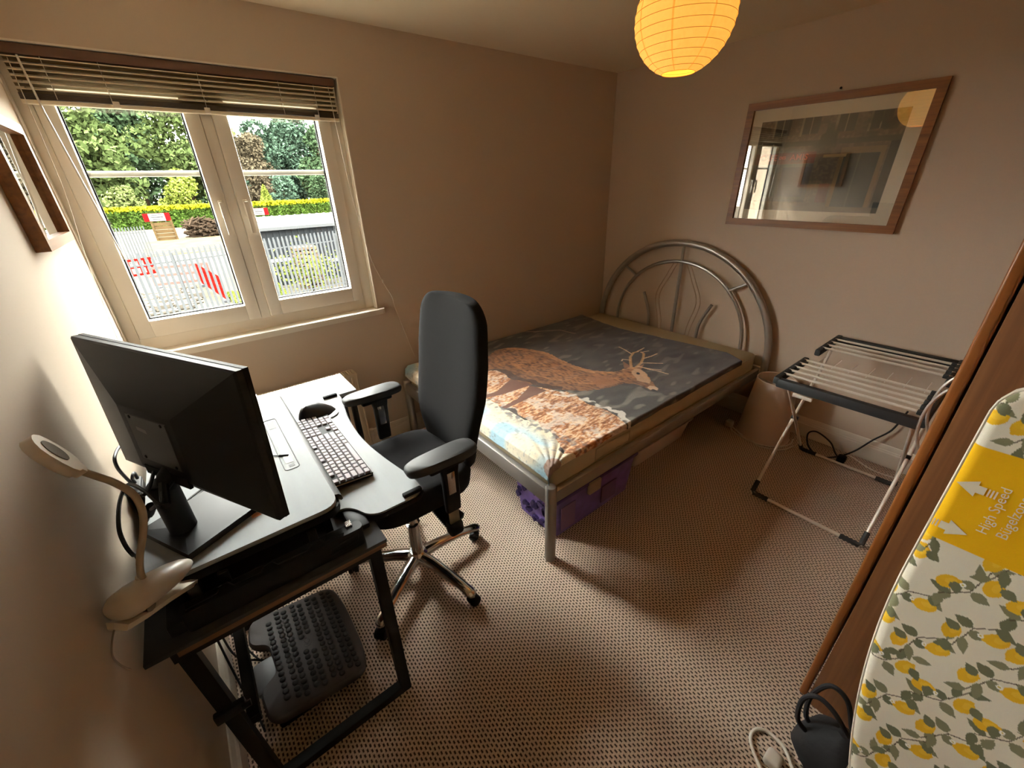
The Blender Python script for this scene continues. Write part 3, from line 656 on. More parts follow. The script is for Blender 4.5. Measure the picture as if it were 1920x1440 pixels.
pt.poly([(2.445, -1.11), (2.43, -1.18), (2.36, -1.28), (2.32, -1.30), (2.30, -1.22), (2.37, -1.12)], srgb(216, 176, 136), .8, wob=.02)
pt.ell(2.28, -1.345, .03, .03, .3, srgb(206, 172, 140)); pt.ell(2.26, -1.366, .014, .016, .3, srgb(40, 30, 28)); pt.ell(2.385, -1.165, .016, .011, .8, srgb(22, 16, 14))
pt.poly([(2.38, -1.06), (2.47, -.98), (2.44, -1.075)], srgb(150, 100, 66)); pt.poly([(2.43, -1.10), (2.54, -1.10), (2.45, -1.14)], srgb(170, 118, 78))
an = srgb(206, 158, 104); anl = srgb(228, 192, 148)
def branch(P, w0, w1, col=an):
    for i in range(len(P) - 1): pt.line(P[i], P[i + 1], w0 + (w1 - w0) * i / max(1, len(P) - 1), col)
branch([(2.43, -1.08), (2.50, -1.02), (2.57, -.965), (2.66, -.925), (2.70, -.935)], .010, .007); branch([(2.45, -1.10), (2.54, -1.075), (2.62, -1.035), (2.69, -.99), (2.71, -.955)], .010, .007)
for P in ([(2.63, -.93), (2.655, -.86), (2.67, -.79)], [(2.62, -1.04), (2.69, -1.05), (2.76, -1.05)], [(2.54, -1.075), (2.60, -1.13), (2.645, -1.17)], [(2.48, -1.10), (2.50, -1.2), (2.52, -1.29)], [(2.47, -1.10), (2.50, -1.16), (2.535, -1.23)], [(2.52, -1.0), (2.50, -.955), (2.47, -.97)], [(2.69, -.93), (2.75, -.925), (2.79, -.92)], [(2.70, -.96), (2.76, -.98)]): branch(P, .0055, .003, anl)
pt.ell(2.625, -.985, .045, .027, .6, srgb(46, 40, 44), .85)
pt.C = pt.C * (0.92 + .16 * n4[..., None])
bx = np.clip(X, 1.312, 3.14); U = (X - 1.26) / 1.88
drop_f = np.clip(1.335 - X, 0, 1); drop_n = np.clip(-1.49 - Y, 0, 1)
zz = .5345 + .006 * vnoise(X, Y, 5, 31) + .005 * vnoise(X * .4, Y, 18, 32) + .0035 * np.sin((np.arctan2(Y + 1.52, X - 1.30)) * 26) * np.exp(-np.hypot(X - 1.42, Y + 1.42) / .16)
zz = zz - np.clip(1.335 - X, 0, .075) * .95 - np.clip(-1.488 - Y, 0, .07) * (.75 + .5 * vnoise(X, Y * 0 + .5, 7, 33))
px_ = np.where(X < 1.32, 1.32 - (1.32 - X) * .15 - .004, X) + .0; py_ = np.where(Y < -1.49, -1.49 + (Y + 1.49) * .25, Y) - .003
py_ = np.minimum(py_, -.045)
hem = 3.09 + .02 * np.sin(Y * 3) - .05 * np.exp(-((Y + .45) / .3) ** 2) + .06 * np.clip((-Y - .9), 0, 1)
hem = np.where(Y < -1.36, hem - (np.clip(-1.36 - Y, 0, 1) * .55), hem)
keep = (X < hem) & (X > 1.262)
throw = painted('deer_throw', np.stack([px_, py_, zz], -1), pt, mat_attr('fleece_print', 0.9, bump=(260, .3), sheen=.3), at=(2.2, -.76, .535), keep=keep, thick=.006)
tag(throw, 'fleece throw printed with a grazing stag, spread over the mattress', 'blanket')
mk('hem', MB().tube([(3.09 + .02 * math.sin(y * 3) - .05 * math.exp(-((y + .45) / .3) ** 2) + .06 * max(0, -y - .9) + .004, y, .538) for y in np.linspace(-.03, -1.35, 40)], .0055, 6), mat('cream_hem', srgb(206, 190, 160), .9), throw)

# under the bed
M_purple = mat('purple_plastic', srgb(126, 102, 178), 0.35, noise=(14, .25, (1, 1, 1)))
pb = thing('storage_box', (1.71, -1.29, 0), 'purple lidded storage box with floral end under the foot of the bed', 'box')
mk('box_body', MB().loft([rpoly3 for rpoly3 in [[(x, y, z) for x, y in rpoly([(1.40 + i, -1.455 + i), (2.03 - i, -1.455 + i), (2.03 - i, -1.12 - i), (1.40 + i, -1.12 - i)], .03, 4)] for z, i in ((0.0, .02), (.24, 0.0))]]), M_purple, pb)
mk('lid', MB().rbox(1.39, 2.04, -1.465, -1.11, .24, .268, .012), mat('dark_purple_lid', srgb(86, 66, 134), .35), pb)
for x in (1.62,): mk('clip', MB().rbox(x, x + .09, -1.475, -1.455, .19, .262, .006), mat('cream_clip', srgb(196, 178, 150), .5), pb)
mk('paper_label', MB().bx(1.435, 1.535, -1.4575, -1.4535, .05, .2), mat('lilac_label', srgb(136, 106, 150), .6), pb, sm=False); mk('paper_label', MB().bx(1.74, 1.86, -1.4585, -1.4545, .06, .17), mat('dim_label', srgb(110, 84, 128), .6), pb, sm=False)
fl_ = MB()
for k in range(34):
    y, z, s = RNG.uniform(-1.42, -1.15), RNG.uniform(.03, .22), RNG.uniform(.008, .02); fl_.loft([[(xx, y + s * math.cos(a) * (1 + .4 * math.sin(3 * a)), z + s * math.sin(a)) for a in np.linspace(0, 2 * PI, 9)[:-1]] for xx in (1.398, 1.416)])
o = mk('floral_print', fl_, mat('dark_violet_print', srgb(58, 44, 92), .5), pb, sm=False); o['kind'] = 'stuff'
M_tub = mat('frosted_plastic', srgb(232, 226, 214), 0.35)
tb = thing('plastic_tub', (2.47, -1.2, 0), 'shallow white plastic tub under the middle of the bed', 'tub')
mk('tub_body', MB().loft([[(x, y, z) for x, y in rpoly([(2.17 + i, -1.37 + i), (2.80 - i, -1.37 + i), (2.80 - i, -.98 - i), (2.17 + i, -.98 - i)], .04, 4)] for z, i in ((0, .03), (.13, .005), (.145, -.012), (.155, -.012), (.155, .012), (.14, .016), (.015, .036))]), M_tub, tb)
dk = thing('dark_bundle', (2.42, -1.24, .02), 'dark bundle of cloth inside the white tub under the bed', 'cloth')
mk('folded_cloth', MB().loft([[(2.42 + .15 * r * math.cos(a), -1.24 + .085 * r * math.sin(a) * (1 + .1 * math.sin(3 * a)), z) for a in np.linspace(0, 2 * PI, 17)[:-1]] for z, r in ((.02, .8), (.09, 1), (.15, .85), (.18, .4), (.185, .05))]), mat('navy_cloth', srgb(34, 32, 40), .9), dk)

# ---------------------------------------------------------------- lampshade with flex, right of the bed
ls = thing('lampshade', (3.205, -1.69, 0), 'pale tapered lampshade standing on the carpet beside the bed head', 'lampshade')
M_shade = mat('pale_shade_fabric', srgb(238, 222, 206), 0.85, bump=(400, .15))
mk('shade', MB().lathe([(.160, .004), (.162, .008), (.118, .43), (.115, .432), (.112, .43), (.155, .01), (.160, .004)], (3.205, -1.69, 0), 40, caps=False), M_shade, ls)
mk('rim', MB().tube([(3.205 + .116 * math.cos(a), -1.69 + .116 * math.sin(a), .431) for a in np.linspace(0, 2 * PI, 33)[:-1]], .004, 6, True).tube([(3.205 + .161 * math.cos(a), -1.69 + .161 * math.sin(a), .006) for a in np.linspace(0, 2 * PI, 33)[:-1]], .004, 6, True), M_shade, ls)
mk('spider_ring', MB().tube([(3.205 + .02 * math.cos(a), -1.69 + .02 * math.sin(a), .40) for a in np.linspace(0, 2 * PI, 13)[:-1]], .002, 6, True).tube([(3.205 + .02, -1.69, .40), (3.205 + .114, -1.69, .428)], .002, 6).tube([(3.195, -1.675, .40), (3.15, -1.592, .428)], .002, 6).tube([(3.195, -1.705, .40), (3.15, -1.788, .428)], .002, 6), M_alu, ls)
fx = thing('lamp_flex', (3.08, -1.6, 0), 'white flex with plug coiled round the foot of the pale lampshade', 'cable')
mk('flex', MB().tube(smooth([(3.12, -1.515, .012), (3.085, -1.53, .008), (3.06, -1.58, .006), (3.04, -1.66, .006), (3.05, -1.75, .006), (3.11, -1.83, .006), (3.2, -1.87, .006), (3.28, -1.86, .006)], 6), .0045, 8).tube(smooth([(3.12, -1.515, .014), (3.07, -1.60, .015), (3.045, -1.68, .014), (3.025, -1.75, .006), (3.09, -1.86, .006), (3.2, -1.895, .006)], 6), .0045, 8), M_cable_w, fx)
mk('plug', MB().rbox(3.105, 3.155, -1.515, -1.465, .002, .05, .012, 3), M_cable_w, fx)

# ---------------------------------------------------------------- folding airer
ar = thing('clothes_airer', (2.87, -2.18, 0), 'small folding clothes airer with dark rails beside the wardrobe', 'clothes airer')
M_airb = mat('dark_airer_plastic', srgb(44, 46, 48), 0.55); M_airs = mat('steel_airer_tube', srgb(226, 218, 206), 0.35, metal=.25)
TZ = .755; yl, yr = -1.915, -2.445
for (xa, xb, nm) in ((2.42, 2.80, 'front'), (2.955, 3.325, 'rear')):
    mk('wing_side', MB().rbox(xa, xb, yl - .014, yl + .014, TZ - .02, TZ + .018, .008), M_airb, ar); mk('wing_side', MB().rbox(xa, xb, yr - .014, yr + .014, TZ - .02, TZ + .018, .008), M_airb, ar)
    xo = xa if nm == 'front' else xb
    s_ = 1 if nm == 'front' else -1
    mk('end_rail', MB().rbox(min(xo, xo + s_ * .035), max(xo, xo + s_ * .035), yr, yl, TZ - .035, TZ + .012, .01), M_airb, ar)
    for k in range(5 if nm == 'front' else 4):
        x = (xa + .085 + k * .064) if nm == 'front' else (xb - .095 - k * .068)
        mk('drying_rod', MB().tube([(x, yl, TZ + .013), (x, yr, TZ + .013)], .0062, 8), M_airs, ar)
        mk('rod_socket', MB().rbox(x - .01, x + .01, yr + .012, yr + .032, TZ, TZ + .02, .003), M_airb, ar)
def leg_u(x0, z0, x1, z1, yA, yB):
    mk('leg', MB().tube([(x0, yA, z0), (x1, yA, z1)], .0085, 10), M_airs, ar); mk('leg', MB().tube([(x0, yB, z0), (x1, yB, z1)], .0085, 10), M_airs, ar)
    mk('foot_bar', MB().tube([(x0, yA, z0), (x0, yB, z0)], .0085, 10), M_airs, ar)
    d = Vector((x1 - x0, 0, z1 - z0)).normalized()
    for y, s in ((yA, -1), (yB, 1)):
        p = Vector((x0, y, z0))
        mk('foot_corner', MB().tube([p + d * .075, p + d * .01, p + Vector((0, s * .01, 0)), p + Vector((0, s * .085, 0))], .0125, 10), M_airb, ar)
leg_u(2.515, .0135, 3.20, TZ - .02, -1.925, -2.435); leg_u(3.19, .0135, 2.50, TZ - .02, -1.94, -2.42)
mk('pivot', MB().tube([(2.857, -1.915, .38), (2.857, -1.95, .38)], .012, 8).tube([(2.857, -2.41, .38), (2.857, -2.445, .38)], .012, 8), M_airb, ar)
mk('catch', MB().rbox(2.408, 2.422, -2.08, -2.0, TZ - .05, TZ - .032, .003), M_airs, ar)
for k in range(7): mk('lower_wire', MB().tube([(2.80, -1.96 - k * .072, TZ - .012), (2.96, -1.96 - k * .072, TZ - .012)], .0022, 6), M_airs, ar)

cb = thing('black_lead', (3.3, -2.1, 0), 'black lead with plug looping down behind the airer', 'cable')
mk('lead', MB().tube(smooth([(3.372, -2.33, .40), (3.365, -2.30, .26), (3.362, -2.24, .16), (3.35, -2.18, .05), (3.28, -2.12, .006), (3.20, -2.05, .006), (3.22, -1.97, .03), (3.33, -1.92, .06), (3.345, -1.96, .09), (3.33, -2.05, .06), (3.29, -2.10, .02), (3.25, -2.14, .006)], 6), .005, 8), M_cable_b, cb)
mk('plug', MB().rbox(3.215, 3.265, -2.17, -2.125, .002, .045, .01, 3), M_black, cb)
cw = thing('white_wall_lead', (3.35, -2.2, 0), 'thin white lead running from the skirting along the carpet behind the airer', 'cable')
mk('lead', MB().tube(smooth([(3.378, -2.09, .06), (3.365, -2.12, .01), (3.34, -2.19, .005), (3.28, -2.30, .005), (3.285, -2.40, .005)], 6), .004, 8), M_cable_w, cw)
# ---------------------------------------------------------------- wardrobe
M_ward = mat_wood('brown_wood_veneer', srgb(108, 68, 40), srgb(138, 92, 56), 2, .8, .42); M_edge = mat_wood('orange_wood_edge', srgb(134, 80, 34), srgb(164, 100, 48), 2, .8, .35)
wd = thing('wardrobe', (2.5, -2.8, 0), 'tall brown wood-effect wardrobe behind the ironing board', 'wardrobe')
mk('carcass', MB().rbox(1.58, 3.385, -3.14, -2.523, 0, 2.02, .002), M_ward, wd)
for x0, x1, hx in ((1.5795, 2.18, 2.11), (2.184, 2.78, 2.26), (2.784, 3.385, None)):
    d_ = mk('door', MB().rbox(x0, x1, -2.5185, -2.4955, .018, 2.01, .006, 3), M_edge, wd)
    if hx: mk('bow_handle', MB().tube(smooth([(hx, -2.497, 1.03), (hx, -2.478, 1.02), (hx, -2.458, .97), (hx, -2.452, .91), (hx, -2.458, .85), (hx, -2.478, .80), (hx, -2.497, .79)], 5), .0048, 8), M_alu, d_)

# ---------------------------------------------------------------- ironing board leaning on the wardrobe side
ib = thing('ironing_board', (1.35, -2.76, 0), 'upright ironing board with lemon-print cover and yellow band', 'ironing board')
bX = lambda z: 1.215 + .245 * z
hw = lambda z: .195 * np.sin(PI / 2 * np.clip((z - .015) / .85, 0, 1) ** .85)   # half width, nose at the floor end
yc = -2.762
pz = Paint(-.20, .20, 0.02, 1.30, 250, 800, srgb(236, 230, 212))      # X: across (+ = towards the window), Y: height
lem, lf, lf2, tw = srgb(236, 190, 40), srgb(134, 134, 104), srgb(112, 114, 88), srgb(90, 78, 60)
rs = random.Random(5)
def sprig(x, y, a):
    c, s = math.cos(a), math.sin(a); SP = 1.05; R2 = lambda u, v: (x + SP * (u * c - v * s), y + SP * (u * s + v * c))
    pz.line(R2(-.045, .0), R2(.0, .01), .0011, tw); pz.line(R2(0, .01), R2(.05, -.012), .0011, tw)
    for (u, v, L, W, b) in ((-.045, 0, .03, .0085, 2.4), (-.03, .004, .034, .008, -1.9), (.0, .012, .03, .010, 1.2), (.025, 0, .036, .0075, -1.0), (.05, -.012, .03, .0075, .3), (.012, .006, .026, .009, -2.3)):
        X0, Y0 = R2(u, v); pz.leaf(X0, Y0, L * SP, W * SP, a + b, lf if rs.random() < .6 else lf2)
    for (u, v, b) in ((-.018, -.016, .3), (.034, .014, -.5)):
        X0, Y0 = R2(u, v); pz.ell(X0, Y0, .0185, .0138, a + b, lem); pz.ell(X0 - .004, Y0 + .004, .010, .006, a + b, srgb(246, 208, 70), .6); pz.ell(X0 + .017 * math.cos(a + b), Y0 + .017 * math.sin(a + b), .004, .004, 0, lem)
        pz.leaf(X0 - .009, Y0 + .007, .027, .0095, a + b + 1.9, lf2)
    X0, Y0 = R2(-.002, -.004); pz.ell(X0, Y0, .0045, .0045, 0, srgb(250, 248, 240)); pz.ell(X0, Y0, .0016, .0016, 0, srgb(210, 190, 90))
for r in range(16):
    for q in range(5): sprig(-.20 + q * .104 + (r % 2) * .052 + rs.uniform(-.008, .008), .03 + r * .084 + rs.uniform(-.01, .01), -.75 + rs.uniform(-.25, .25) + (PI * (r % 3 == 1)))
pz.mix((pz.Y > .935) & (pz.Y < 1.147), srgb(240, 188, 12)); pz.C = np.clip(pz.C, 0, 1)
Xg, Zg = pz.X, pz.Y; halfw = hw(Zg); halfw = np.where(Zg > 1.20, halfw * (1 - np.clip((Zg - 1.20) / .1, 0, 1) ** 3 * .45), halfw)
uu = np.clip(Xg / .20, -1, 1); yb_ = yc + uu * halfw
edge = (1 - np.abs(uu)) * halfw; rim = .016 * np.sqrt(np.clip(1 - (1 - np.clip(edge / .018, 0, 1)) ** 2, 0, 1))
posb = np.stack([bX(Zg) - rim, yb_, Zg - .0 * rim], -1)
# the print keeps its size: recolour from true width
ix = np.clip(((yb_ - yc) / .40 + .5) * 249, 0, 249).astype(int); iy = np.repeat(np.arange(800)[:, None], 250, 1); pz.C = pz.C[iy, ix]
painted('cover', posb, pz, mat_attr('cotton_print', .85, bump=(500, .1)), ib)
zs_ = np.linspace(.02, 1.30, 60); hz = hw(zs_); hz = np.where(zs_ > 1.20, hz * (1 - np.clip((zs_ - 1.20) / .1, 0, 1) ** 3 * .45), hz)
outl = [(float(yc + h), float(z)) for h, z in zip(hz, zs_)] + [(float(yc - h), float(z)) for h, z in zip(hz[::-1], zs_[::-1])]
mk('board_panel', MB().prism(outl, 0.002, .02, fn=lambda y, z, t: (bX(z) + t, y, z)), mat('cover_underside', srgb(220, 212, 196), .8), ib)
for y in (yc + .1, yc - .1): mk('leg', MB().tube([(bX(.12) + .035, y, .12), (bX(1.05) + .035, y, 1.05)], .011, 8), M_alu, ib)
def on_board(txt, size, yy, zz_, bold=0.0):
    v, f = text_mesh(txt, size, bold); t = MB().add([(bX(zz_ + a) - .0172, yy + b, zz_ + a) for a, b, c in v], f); return t
M_print = mat('white_print', srgb(236, 228, 206), .8)
mk('lettering', on_board('High Speed', .0225, -2.637, 1.034), M_print, ib, sm=False)
mk('lettering', on_board('Bügelzone', .0225, -2.663, 1.034), M_print, ib, sm=False)
def arrow(yy, zz_, s):
    P = [(.030, 0), (.0, .017), (.0, .008), (-.012, .008), (-.012, -.008), (0, -.008), (0, -.017)]; m = MB()
    m.add([(bX(zz_ + b) - .0172, yy + s * a, zz_ + b) for a, b in P], [tuple(range(7))])
    for k in range(3): m.add([(bX(zz_ + b) - .0172, yy + s * a, zz_ + b) for a, b in ((-.015 - k * .005, .008), (-.0175 - k * .005, .008), (-.0175 - k * .005, -.008), (-.015 - k * .005, -.008))], [(0, 1, 2, 3)])
    return m
mk('arrow', arrow(-2.602, 1.064, 1), M_print, ib, sm=False); mk('arrow', arrow(-2.592, .968, -1), M_print, ib, sm=False)
mk('seam', MB().tube([(float(bX(z) - .004), float(yc + h + .0005), float(z)) for h, z in zip(hz, zs_)], .003, 6), mat('white_piping', srgb(232, 226, 212), .8), ib)

# black bag between board and wardrobe, white lead on the floor in front
bg = thing('black_bag', (1.46, -2.62, 0), 'black cloth bag with loop handles on the floor behind the ironing board', 'bag')
M_bag = mat('black_cloth', srgb(30, 30, 33), .75, bump=(30, .5))
mk('bag_body', MB().loft([[(1.44 + .085 * r * math.cos(a) * (1 + .08 * math.sin(5 * a + z * 30)), -2.63 + .10 * r * math.sin(a) * (1 + .06 * math.sin(4 * a)), z) for a in np.linspace(0, 2 * PI, 29)[:-1]] for z, r in ((0.003, .85), (.025, 1), (.07, .98), (.11, .86), (.14, .62), (.16, .4), (.175, .18))]), M_bag, bg)
for k, (dx, dy, zt) in enumerate(((0, 0, .30), (-.03, .012, .26))):
    mk('loop_handle', MB().tube(smooth([(1.45 + dx, -2.635, .2), (1.45 + dx, -2.60 + dy, zt - .01), (1.45 + dx, -2.555 + dy, zt), (1.44 + dx, -2.53 + dy, .22), (1.43 + dx, -2.54 + dy, .14), (1.44 + dx, -2.57, .10)], 6), .007, 8), M_bag, bg)
we = thing('white_extension_lead', (1.34, -2.5, 0), 'white lead with plug curling on the carpet in front of the ironing board', 'cable')
mk('lead', MB().tube(smooth([(1.20, -2.60, .006), (1.27, -2.50, .006), (1.315, -2.455, .006), (1.355, -2.452, .006), (1.38, -2.48, .006), (1.375, -2.53, .008), (1.34, -2.57, .006), (1.28, -2.63, .006)], 7), .0058, 8), M_cable_w, we)
mk('plug', MB().rbox(1.285, 1.332, -2.545, -2.50, .002, .04, .01, 3), M_cable_w, we)
# ---------------------------------------------------------------- desk, side table, radiator
M_dtop = mat('dark_desk_top', srgb(62, 62, 64), 0.6, spec=.15); M_wedge = mat_wood('brown_desk_edge', srgb(84, 56, 36), srgb(116, 80, 54), 0, 1, .5)
dk = thing('desk', (.28, -1.12, 0), 'narrow dark-topped desk with brown edge and black frame legs along the left wall', 'desk')
mk('desk_top', MB().rbox(.004, .548, -1.632, -.64, .740, .752, .002), M_dtop, dk); mk('wood_edge', MB().bx(.058, .546, -1.628, -.642, .722, .742), M_wedge, dk, sm=False)
for y in (-1.592, -.70):
    fr = mk('leg_frame', MB().bx(.47, .505, y - .018, y + .018, .69, .722).bx(.04, .47, y - .018, y + .018, .69, .722), M_blackmetal, dk, sm=False)
    for x0, x1 in ((.515, .508), (.062, .092)):
        mk('leg', MB().loft([[(x + a, y + b, z) for a, b in ((-.017, -.017), (.017, -.017), (.017, .017), (-.017, .017))] for x, z in ((x1, 0.004), (x0, .722))]), M_blackmetal, dk, sm=False)
    mk('foot_bar', MB().bx(.075, .525, y - .0165, y + .0165, .003, .034), M_blackmetal, dk, sm=False)
    mk('bracket', MB().rbox(.045, .115, y - .03, y - .012, .43, .465, .004).lathe([(.0, 0), (.009, 0), (.009, .02), (0, .02)], (.105, y - .03, .448), 8, axis=(1, 0, 0)), M_blackmetal, dk)
mk('cross_bar', MB().bx(.09, .12, -1.58, -.71, .30, .33), M_blackmetal, dk, sm=False)

M_wgrain = mat('white_laminate', srgb(156, 159, 160), 0.65, spec=.06, noise=(30, .04, (1, .15, 1)))
ri = thing('desk_riser', (.29, -1.1, .753), 'white-topped sit-stand desk riser with keyboard shelf on the dark desk', 'desk riser')
deck = rpoly([(.040, -1.545), (.468, -1.545), (.468, -.65), (.040, -.65)], [.01, .05, .05, .01], 6)
mk('deck_board', MB().prism(deck, .858, .8705), M_wgrain, ri, ang=25)
mk('deck_underside', MB().prism(rpoly([(.042, -1.55), (.474, -1.55), (.474, -.645), (.042, -.645)], [.01, .05, .05, .01], 6), .838, .8575), M_black, ri, ang=25)
lip = [[(.468 + a, y, z) for a, z in ((0, .8705), (.010, .868), (.017, .860), (.019, .846), (.014, .843), (0, .858))] for y in (-1.50, -.695)]
mk('front_lip', MB().loft(lip), mat('grey_edge_band', srgb(92, 92, 92), .5, spec=.15), ri)
mk('grommet_slot', MB().tube([(x, y, .8708) for x, y in rpoly([(.383, -1.29), (.425, -1.29), (.425, -.905), (.383, -.905)], .012, 4)], .0016, 6, True), M_black, ri)
mk('slot_recess', MB().bx(.392, .415, -.985, -.925, .868, .8712).bx(.399, .413, -1.155, -1.125, .868, .8712).bx(.398, .414, -1.275, -1.26, .868, .8712), M_black, ri, sm=False)
mk('slot_insert', MB().rbox(.392, .415, -1.25, -.995, .868, .8714, .001), mat('pale_insert', srgb(190, 190, 188), .4), ri)
mk('base_bar', MB().prism(rpoly([(.085, -1.608), (.50, -1.608), (.50, -1.572), (.085, -1.572)], .016, 5), .7525, .812), M_black, ri)
mk('base_bar', MB().prism(rpoly([(.085, -.70), (.46, -.70), (.46, -.665), (.085, -.665)], .016, 5), .7525, .80), M_black, ri)
mk('rear_bar', MB().rbox(.055, .09, -1.60, -.67, .7525, .79, .005), M_black, ri); mk('inner_panel', MB().bx(.10, .12, -1.52, -.68, .7525, .838).bx(.42, .44, -1.5, -.7, .7525, .80), M_black_soft, ri, sm=False)
for k, x in enumerate((.11, .17, .37)): mk('upright', MB().rbox(x, x + .022, -1.574, -1.562, .79, .845, .003), M_blackmetal, ri)
for z0, y in ((.812, -1.60),):
    mk('spring_clip', MB().tube([(.10, y, .815), (.16, y, .818), (.168, y, .832), (.185, y, .836), (.195, y, .818), (.25, y, .816), (.26, y, .83), (.28, y, .834), (.29, y, .818), (.36, y, .816), (.37, y, .83), (.39, y, .832), (.40, y, .816), (.45, y, .815)], .0022, 6), M_blackmetal, ri)
mk('wire_latch', MB().tube([(.40, -1.612, .77), (.48, -1.612, .78), (.484, -1.612, .80), (.41, -1.612, .79), (.40, -1.612, .77)], .002, 6), M_blackmetal, ri)
mk('side_bracket', MB().rbox(.478, .53, -1.56, -1.46, .753, .772, .006), M_black, ri)
mk('chrome_tab', MB().bx(.462, .478, -1.585, -1.562, .806, .816), M_chrome, ri, sm=False)
tray = [(.462, -.62), (.69, -.62), (.716, -.635), (.716, -.705), (.700, -.785), (.684, -.88), (.672, -.99), (.668, -1.085), (.672, -1.18), (.684, -1.28), (.700, -1.375), (.716, -1.46), (.716, -1.525), (.69, -1.55), (.565, -1.55), (.535, -1.53), (.515, -1.485), (.495, -1.46), (.462, -1.455)]
tr_ = rpoly(tray, [.01, .03, .02, .05, .05, .05, .05, .05, .05, .05, .05, .05, .02, .03, .03, .04, .03, .02, .01], 4)
mk('keyboard_shelf', MB().prism(tr_, .772, .7785), M_wgrain, ri, ang=25)
cx_, cy_ = .59, -1.085
mk('shelf_rim', MB().prism([(cx_ + (x - cx_) * 1.05 if x > cx_ else x, cy_ + (y - cy_) * 1.012) for x, y in tr_], .758, .772), M_black, ri, ang=25)
for y in (-1.535, -.672): mk('shelf_stop', MB().rbox(.648, .71, y - .008, y + .008, .7785, .792, .003), M_black_soft, ri)
mk('orange_sticker', MB().bx(.268, .29, -1.452, -1.435, .8706, .8712), mat('orange_paper', srgb(200, 140, 100), .7), ri, sm=False)

st = thing('side_table', (.535, -.49, 0), 'small white table with black legs between the desk and the radiator', 'table')
mk('table_top', MB().rbox(.25, .818, -.612, -.352, .732, .752, .003), M_wgrain, st)
for x in (.275, .795):
    for y in (-.585, -.38): mk('leg', MB().rbox(x - .013, x + .013, y - .013, y + .013, .003, .732, .003), M_blackmetal, st)
bxw = thing('white_carton', (.36, -.50, .752), 'small white carton on the side table behind the monitor', 'box')
mk('carton', MB().rbox(.285, .41, -.60, -.46, .753, .80, .004), mat('white_card', srgb(226, 222, 214), .7), bxw); mk('carton_lid', MB().rbox(.283, .412, -.602, -.458, .793, .806, .003), mat('white_card_lid', srgb(230, 226, 218), .6), bxw)

M_rad = mat('cream_radiator_enamel', srgb(214, 198, 172), 0.4)
rd = thing('radiator', (.6, -.08, .1), 'cream panel radiator with slotted top grille under the window', 'radiator')
prf = []
for k in range(22):
    x = .235 + k * .033; prf += [(x, -.128), (x + .011, -.128), (x + .014, -.121), (x + .030, -.121)]
mk('front_panel', MB().prism([(.235, -.118)] + prf + [(.96, -.128), (.96, -.118)], .12, .61), M_rad, rd, sm=False)
mk('side_panel', MB().rbox(.957, .966, -.13, -.04, .11, .628, .002), M_rad, rd); mk('side_panel', MB().rbox(.229, .238, -.13, -.04, .11, .628, .002), M_rad, rd)
mk('back_panel', MB().bx(.24, .957, -.05, -.043, .12, .61), M_rad, rd, sm=False)
gl = MB().bx(.238, .957, -.129, -.118, .61, .63).bx(.238, .957, -.052, -.041, .61, .63)
for k in range(48): gl.bx(.24 + k * .0151, .248 + k * .0151, -.118, -.052, .622, .63)
mk('top_grille', gl, M_rad, rd, sm=False)
for x in (.34, .86): mk('bracket', MB().bx(x - .02, x + .02, -.043, -.001, .2, .5), M_rad, rd, sm=False)
mk('valve', MB().lathe([(.012, 0), (.012, .05), (.018, .055), (.018, .09), (.0, .095)], (.99, -.085, .10), 12).tube([(.99, -.085, 0), (.99, -.085, .11), (.966, -.085, .14)], .0075, 8), M_white, rd)

# ---------------------------------------------------------------- keyboard, mouse
kb = thing('keyboard', (.56, -1.115, .7785), 'black keyboard with pale keys on the riser shelf', 'keyboard')
M_key = mat('pale_keycap', srgb(156, 149, 152), 0.6, spec=.08); M_kbb = mat('keyboard_case', srgb(30, 30, 31), .6, spec=.1)
K = lambda u, v, h: (.613 - .122 * v - .002 * u, -1.365 + .505 * u, .779 + .014 + .010 * v + h)   # u along the keys, v front to back
kc = MB(); kc.loft([[K(u, v, h) for u, v in ((-.006, -.03), (1.006, -.03), (1.006, 1.03), (-.006, 1.03))] for h in (-.012, -.003, .002)])
mk('case', kc, M_kbb, kb, sm=False)
mk('case_trim', MB().tube([K(0, -.035, -.003), K(1, -.035, -.003)], .0022, 6).tube([K(-.01, 0, -.003), K(-.01, 1, -.003)], .0022, 6), M_alu, kb)
mk('foot', MB().tube([K(.06, .9, -.0175), K(.14, .9, -.0175)], .004, 6).tube([K(.86, .9, -.0175), K(.94, .9, -.0175)], .004, 6), M_black, kb)
rows = [  # front row first: (start, width) in key units of a 22.6-unit wide board
 [(0, 1.25), (1.25, 1.25), (2.5, 1.25), (3.75, 6.25), (10, 1.25), (11.25, 1.25), (12.5, 1.25), (13.75, 1.25), (15.3, 1), (16.3, 1), (17.3, 1), (18.6, 2), (20.6, 1)],
 [(0, 2.25)] + [(2.25 + k, 1) for k in range(10)] + [(12.25, 2.75), (16.3, 1), (18.6, 1), (19.6, 1), (20.6, 1)],
 [(0, 1.75)] + [(1.75 + k, 1) for k in range(11)] + [(12.75, 2.25), (18.6, 1), (19.6, 1), (20.6, 1), (21.6, 1)],
 [(0, 1.5)] + [(1.5 + k, 1) for k in range(12)] + [(13.5, 1.5), (15.3, 1), (16.3, 1), (17.3, 1), (18.6, 1), (19.6, 1), (20.6, 1), (21.6, 1)],
 [(k, 1) for k in range(13)] + [(13, 2), (15.3, 1), (16.3, 1), (17.3, 1), (18.6, 1), (19.6, 1), (20.6, 1), (21.6, 1)],
 [(0, 1)] + [(2 + k, 1) for k in range(4)] + [(6.5 + k, 1) for k in range(4)] + [(11 + k, 1) for k in range(4)] + [(15.3, 1), (16.3, 1), (17.3, 1), (18.6, 1), (19.6, 1), (20.6, 1), (21.6, 1)]]
kme = {}
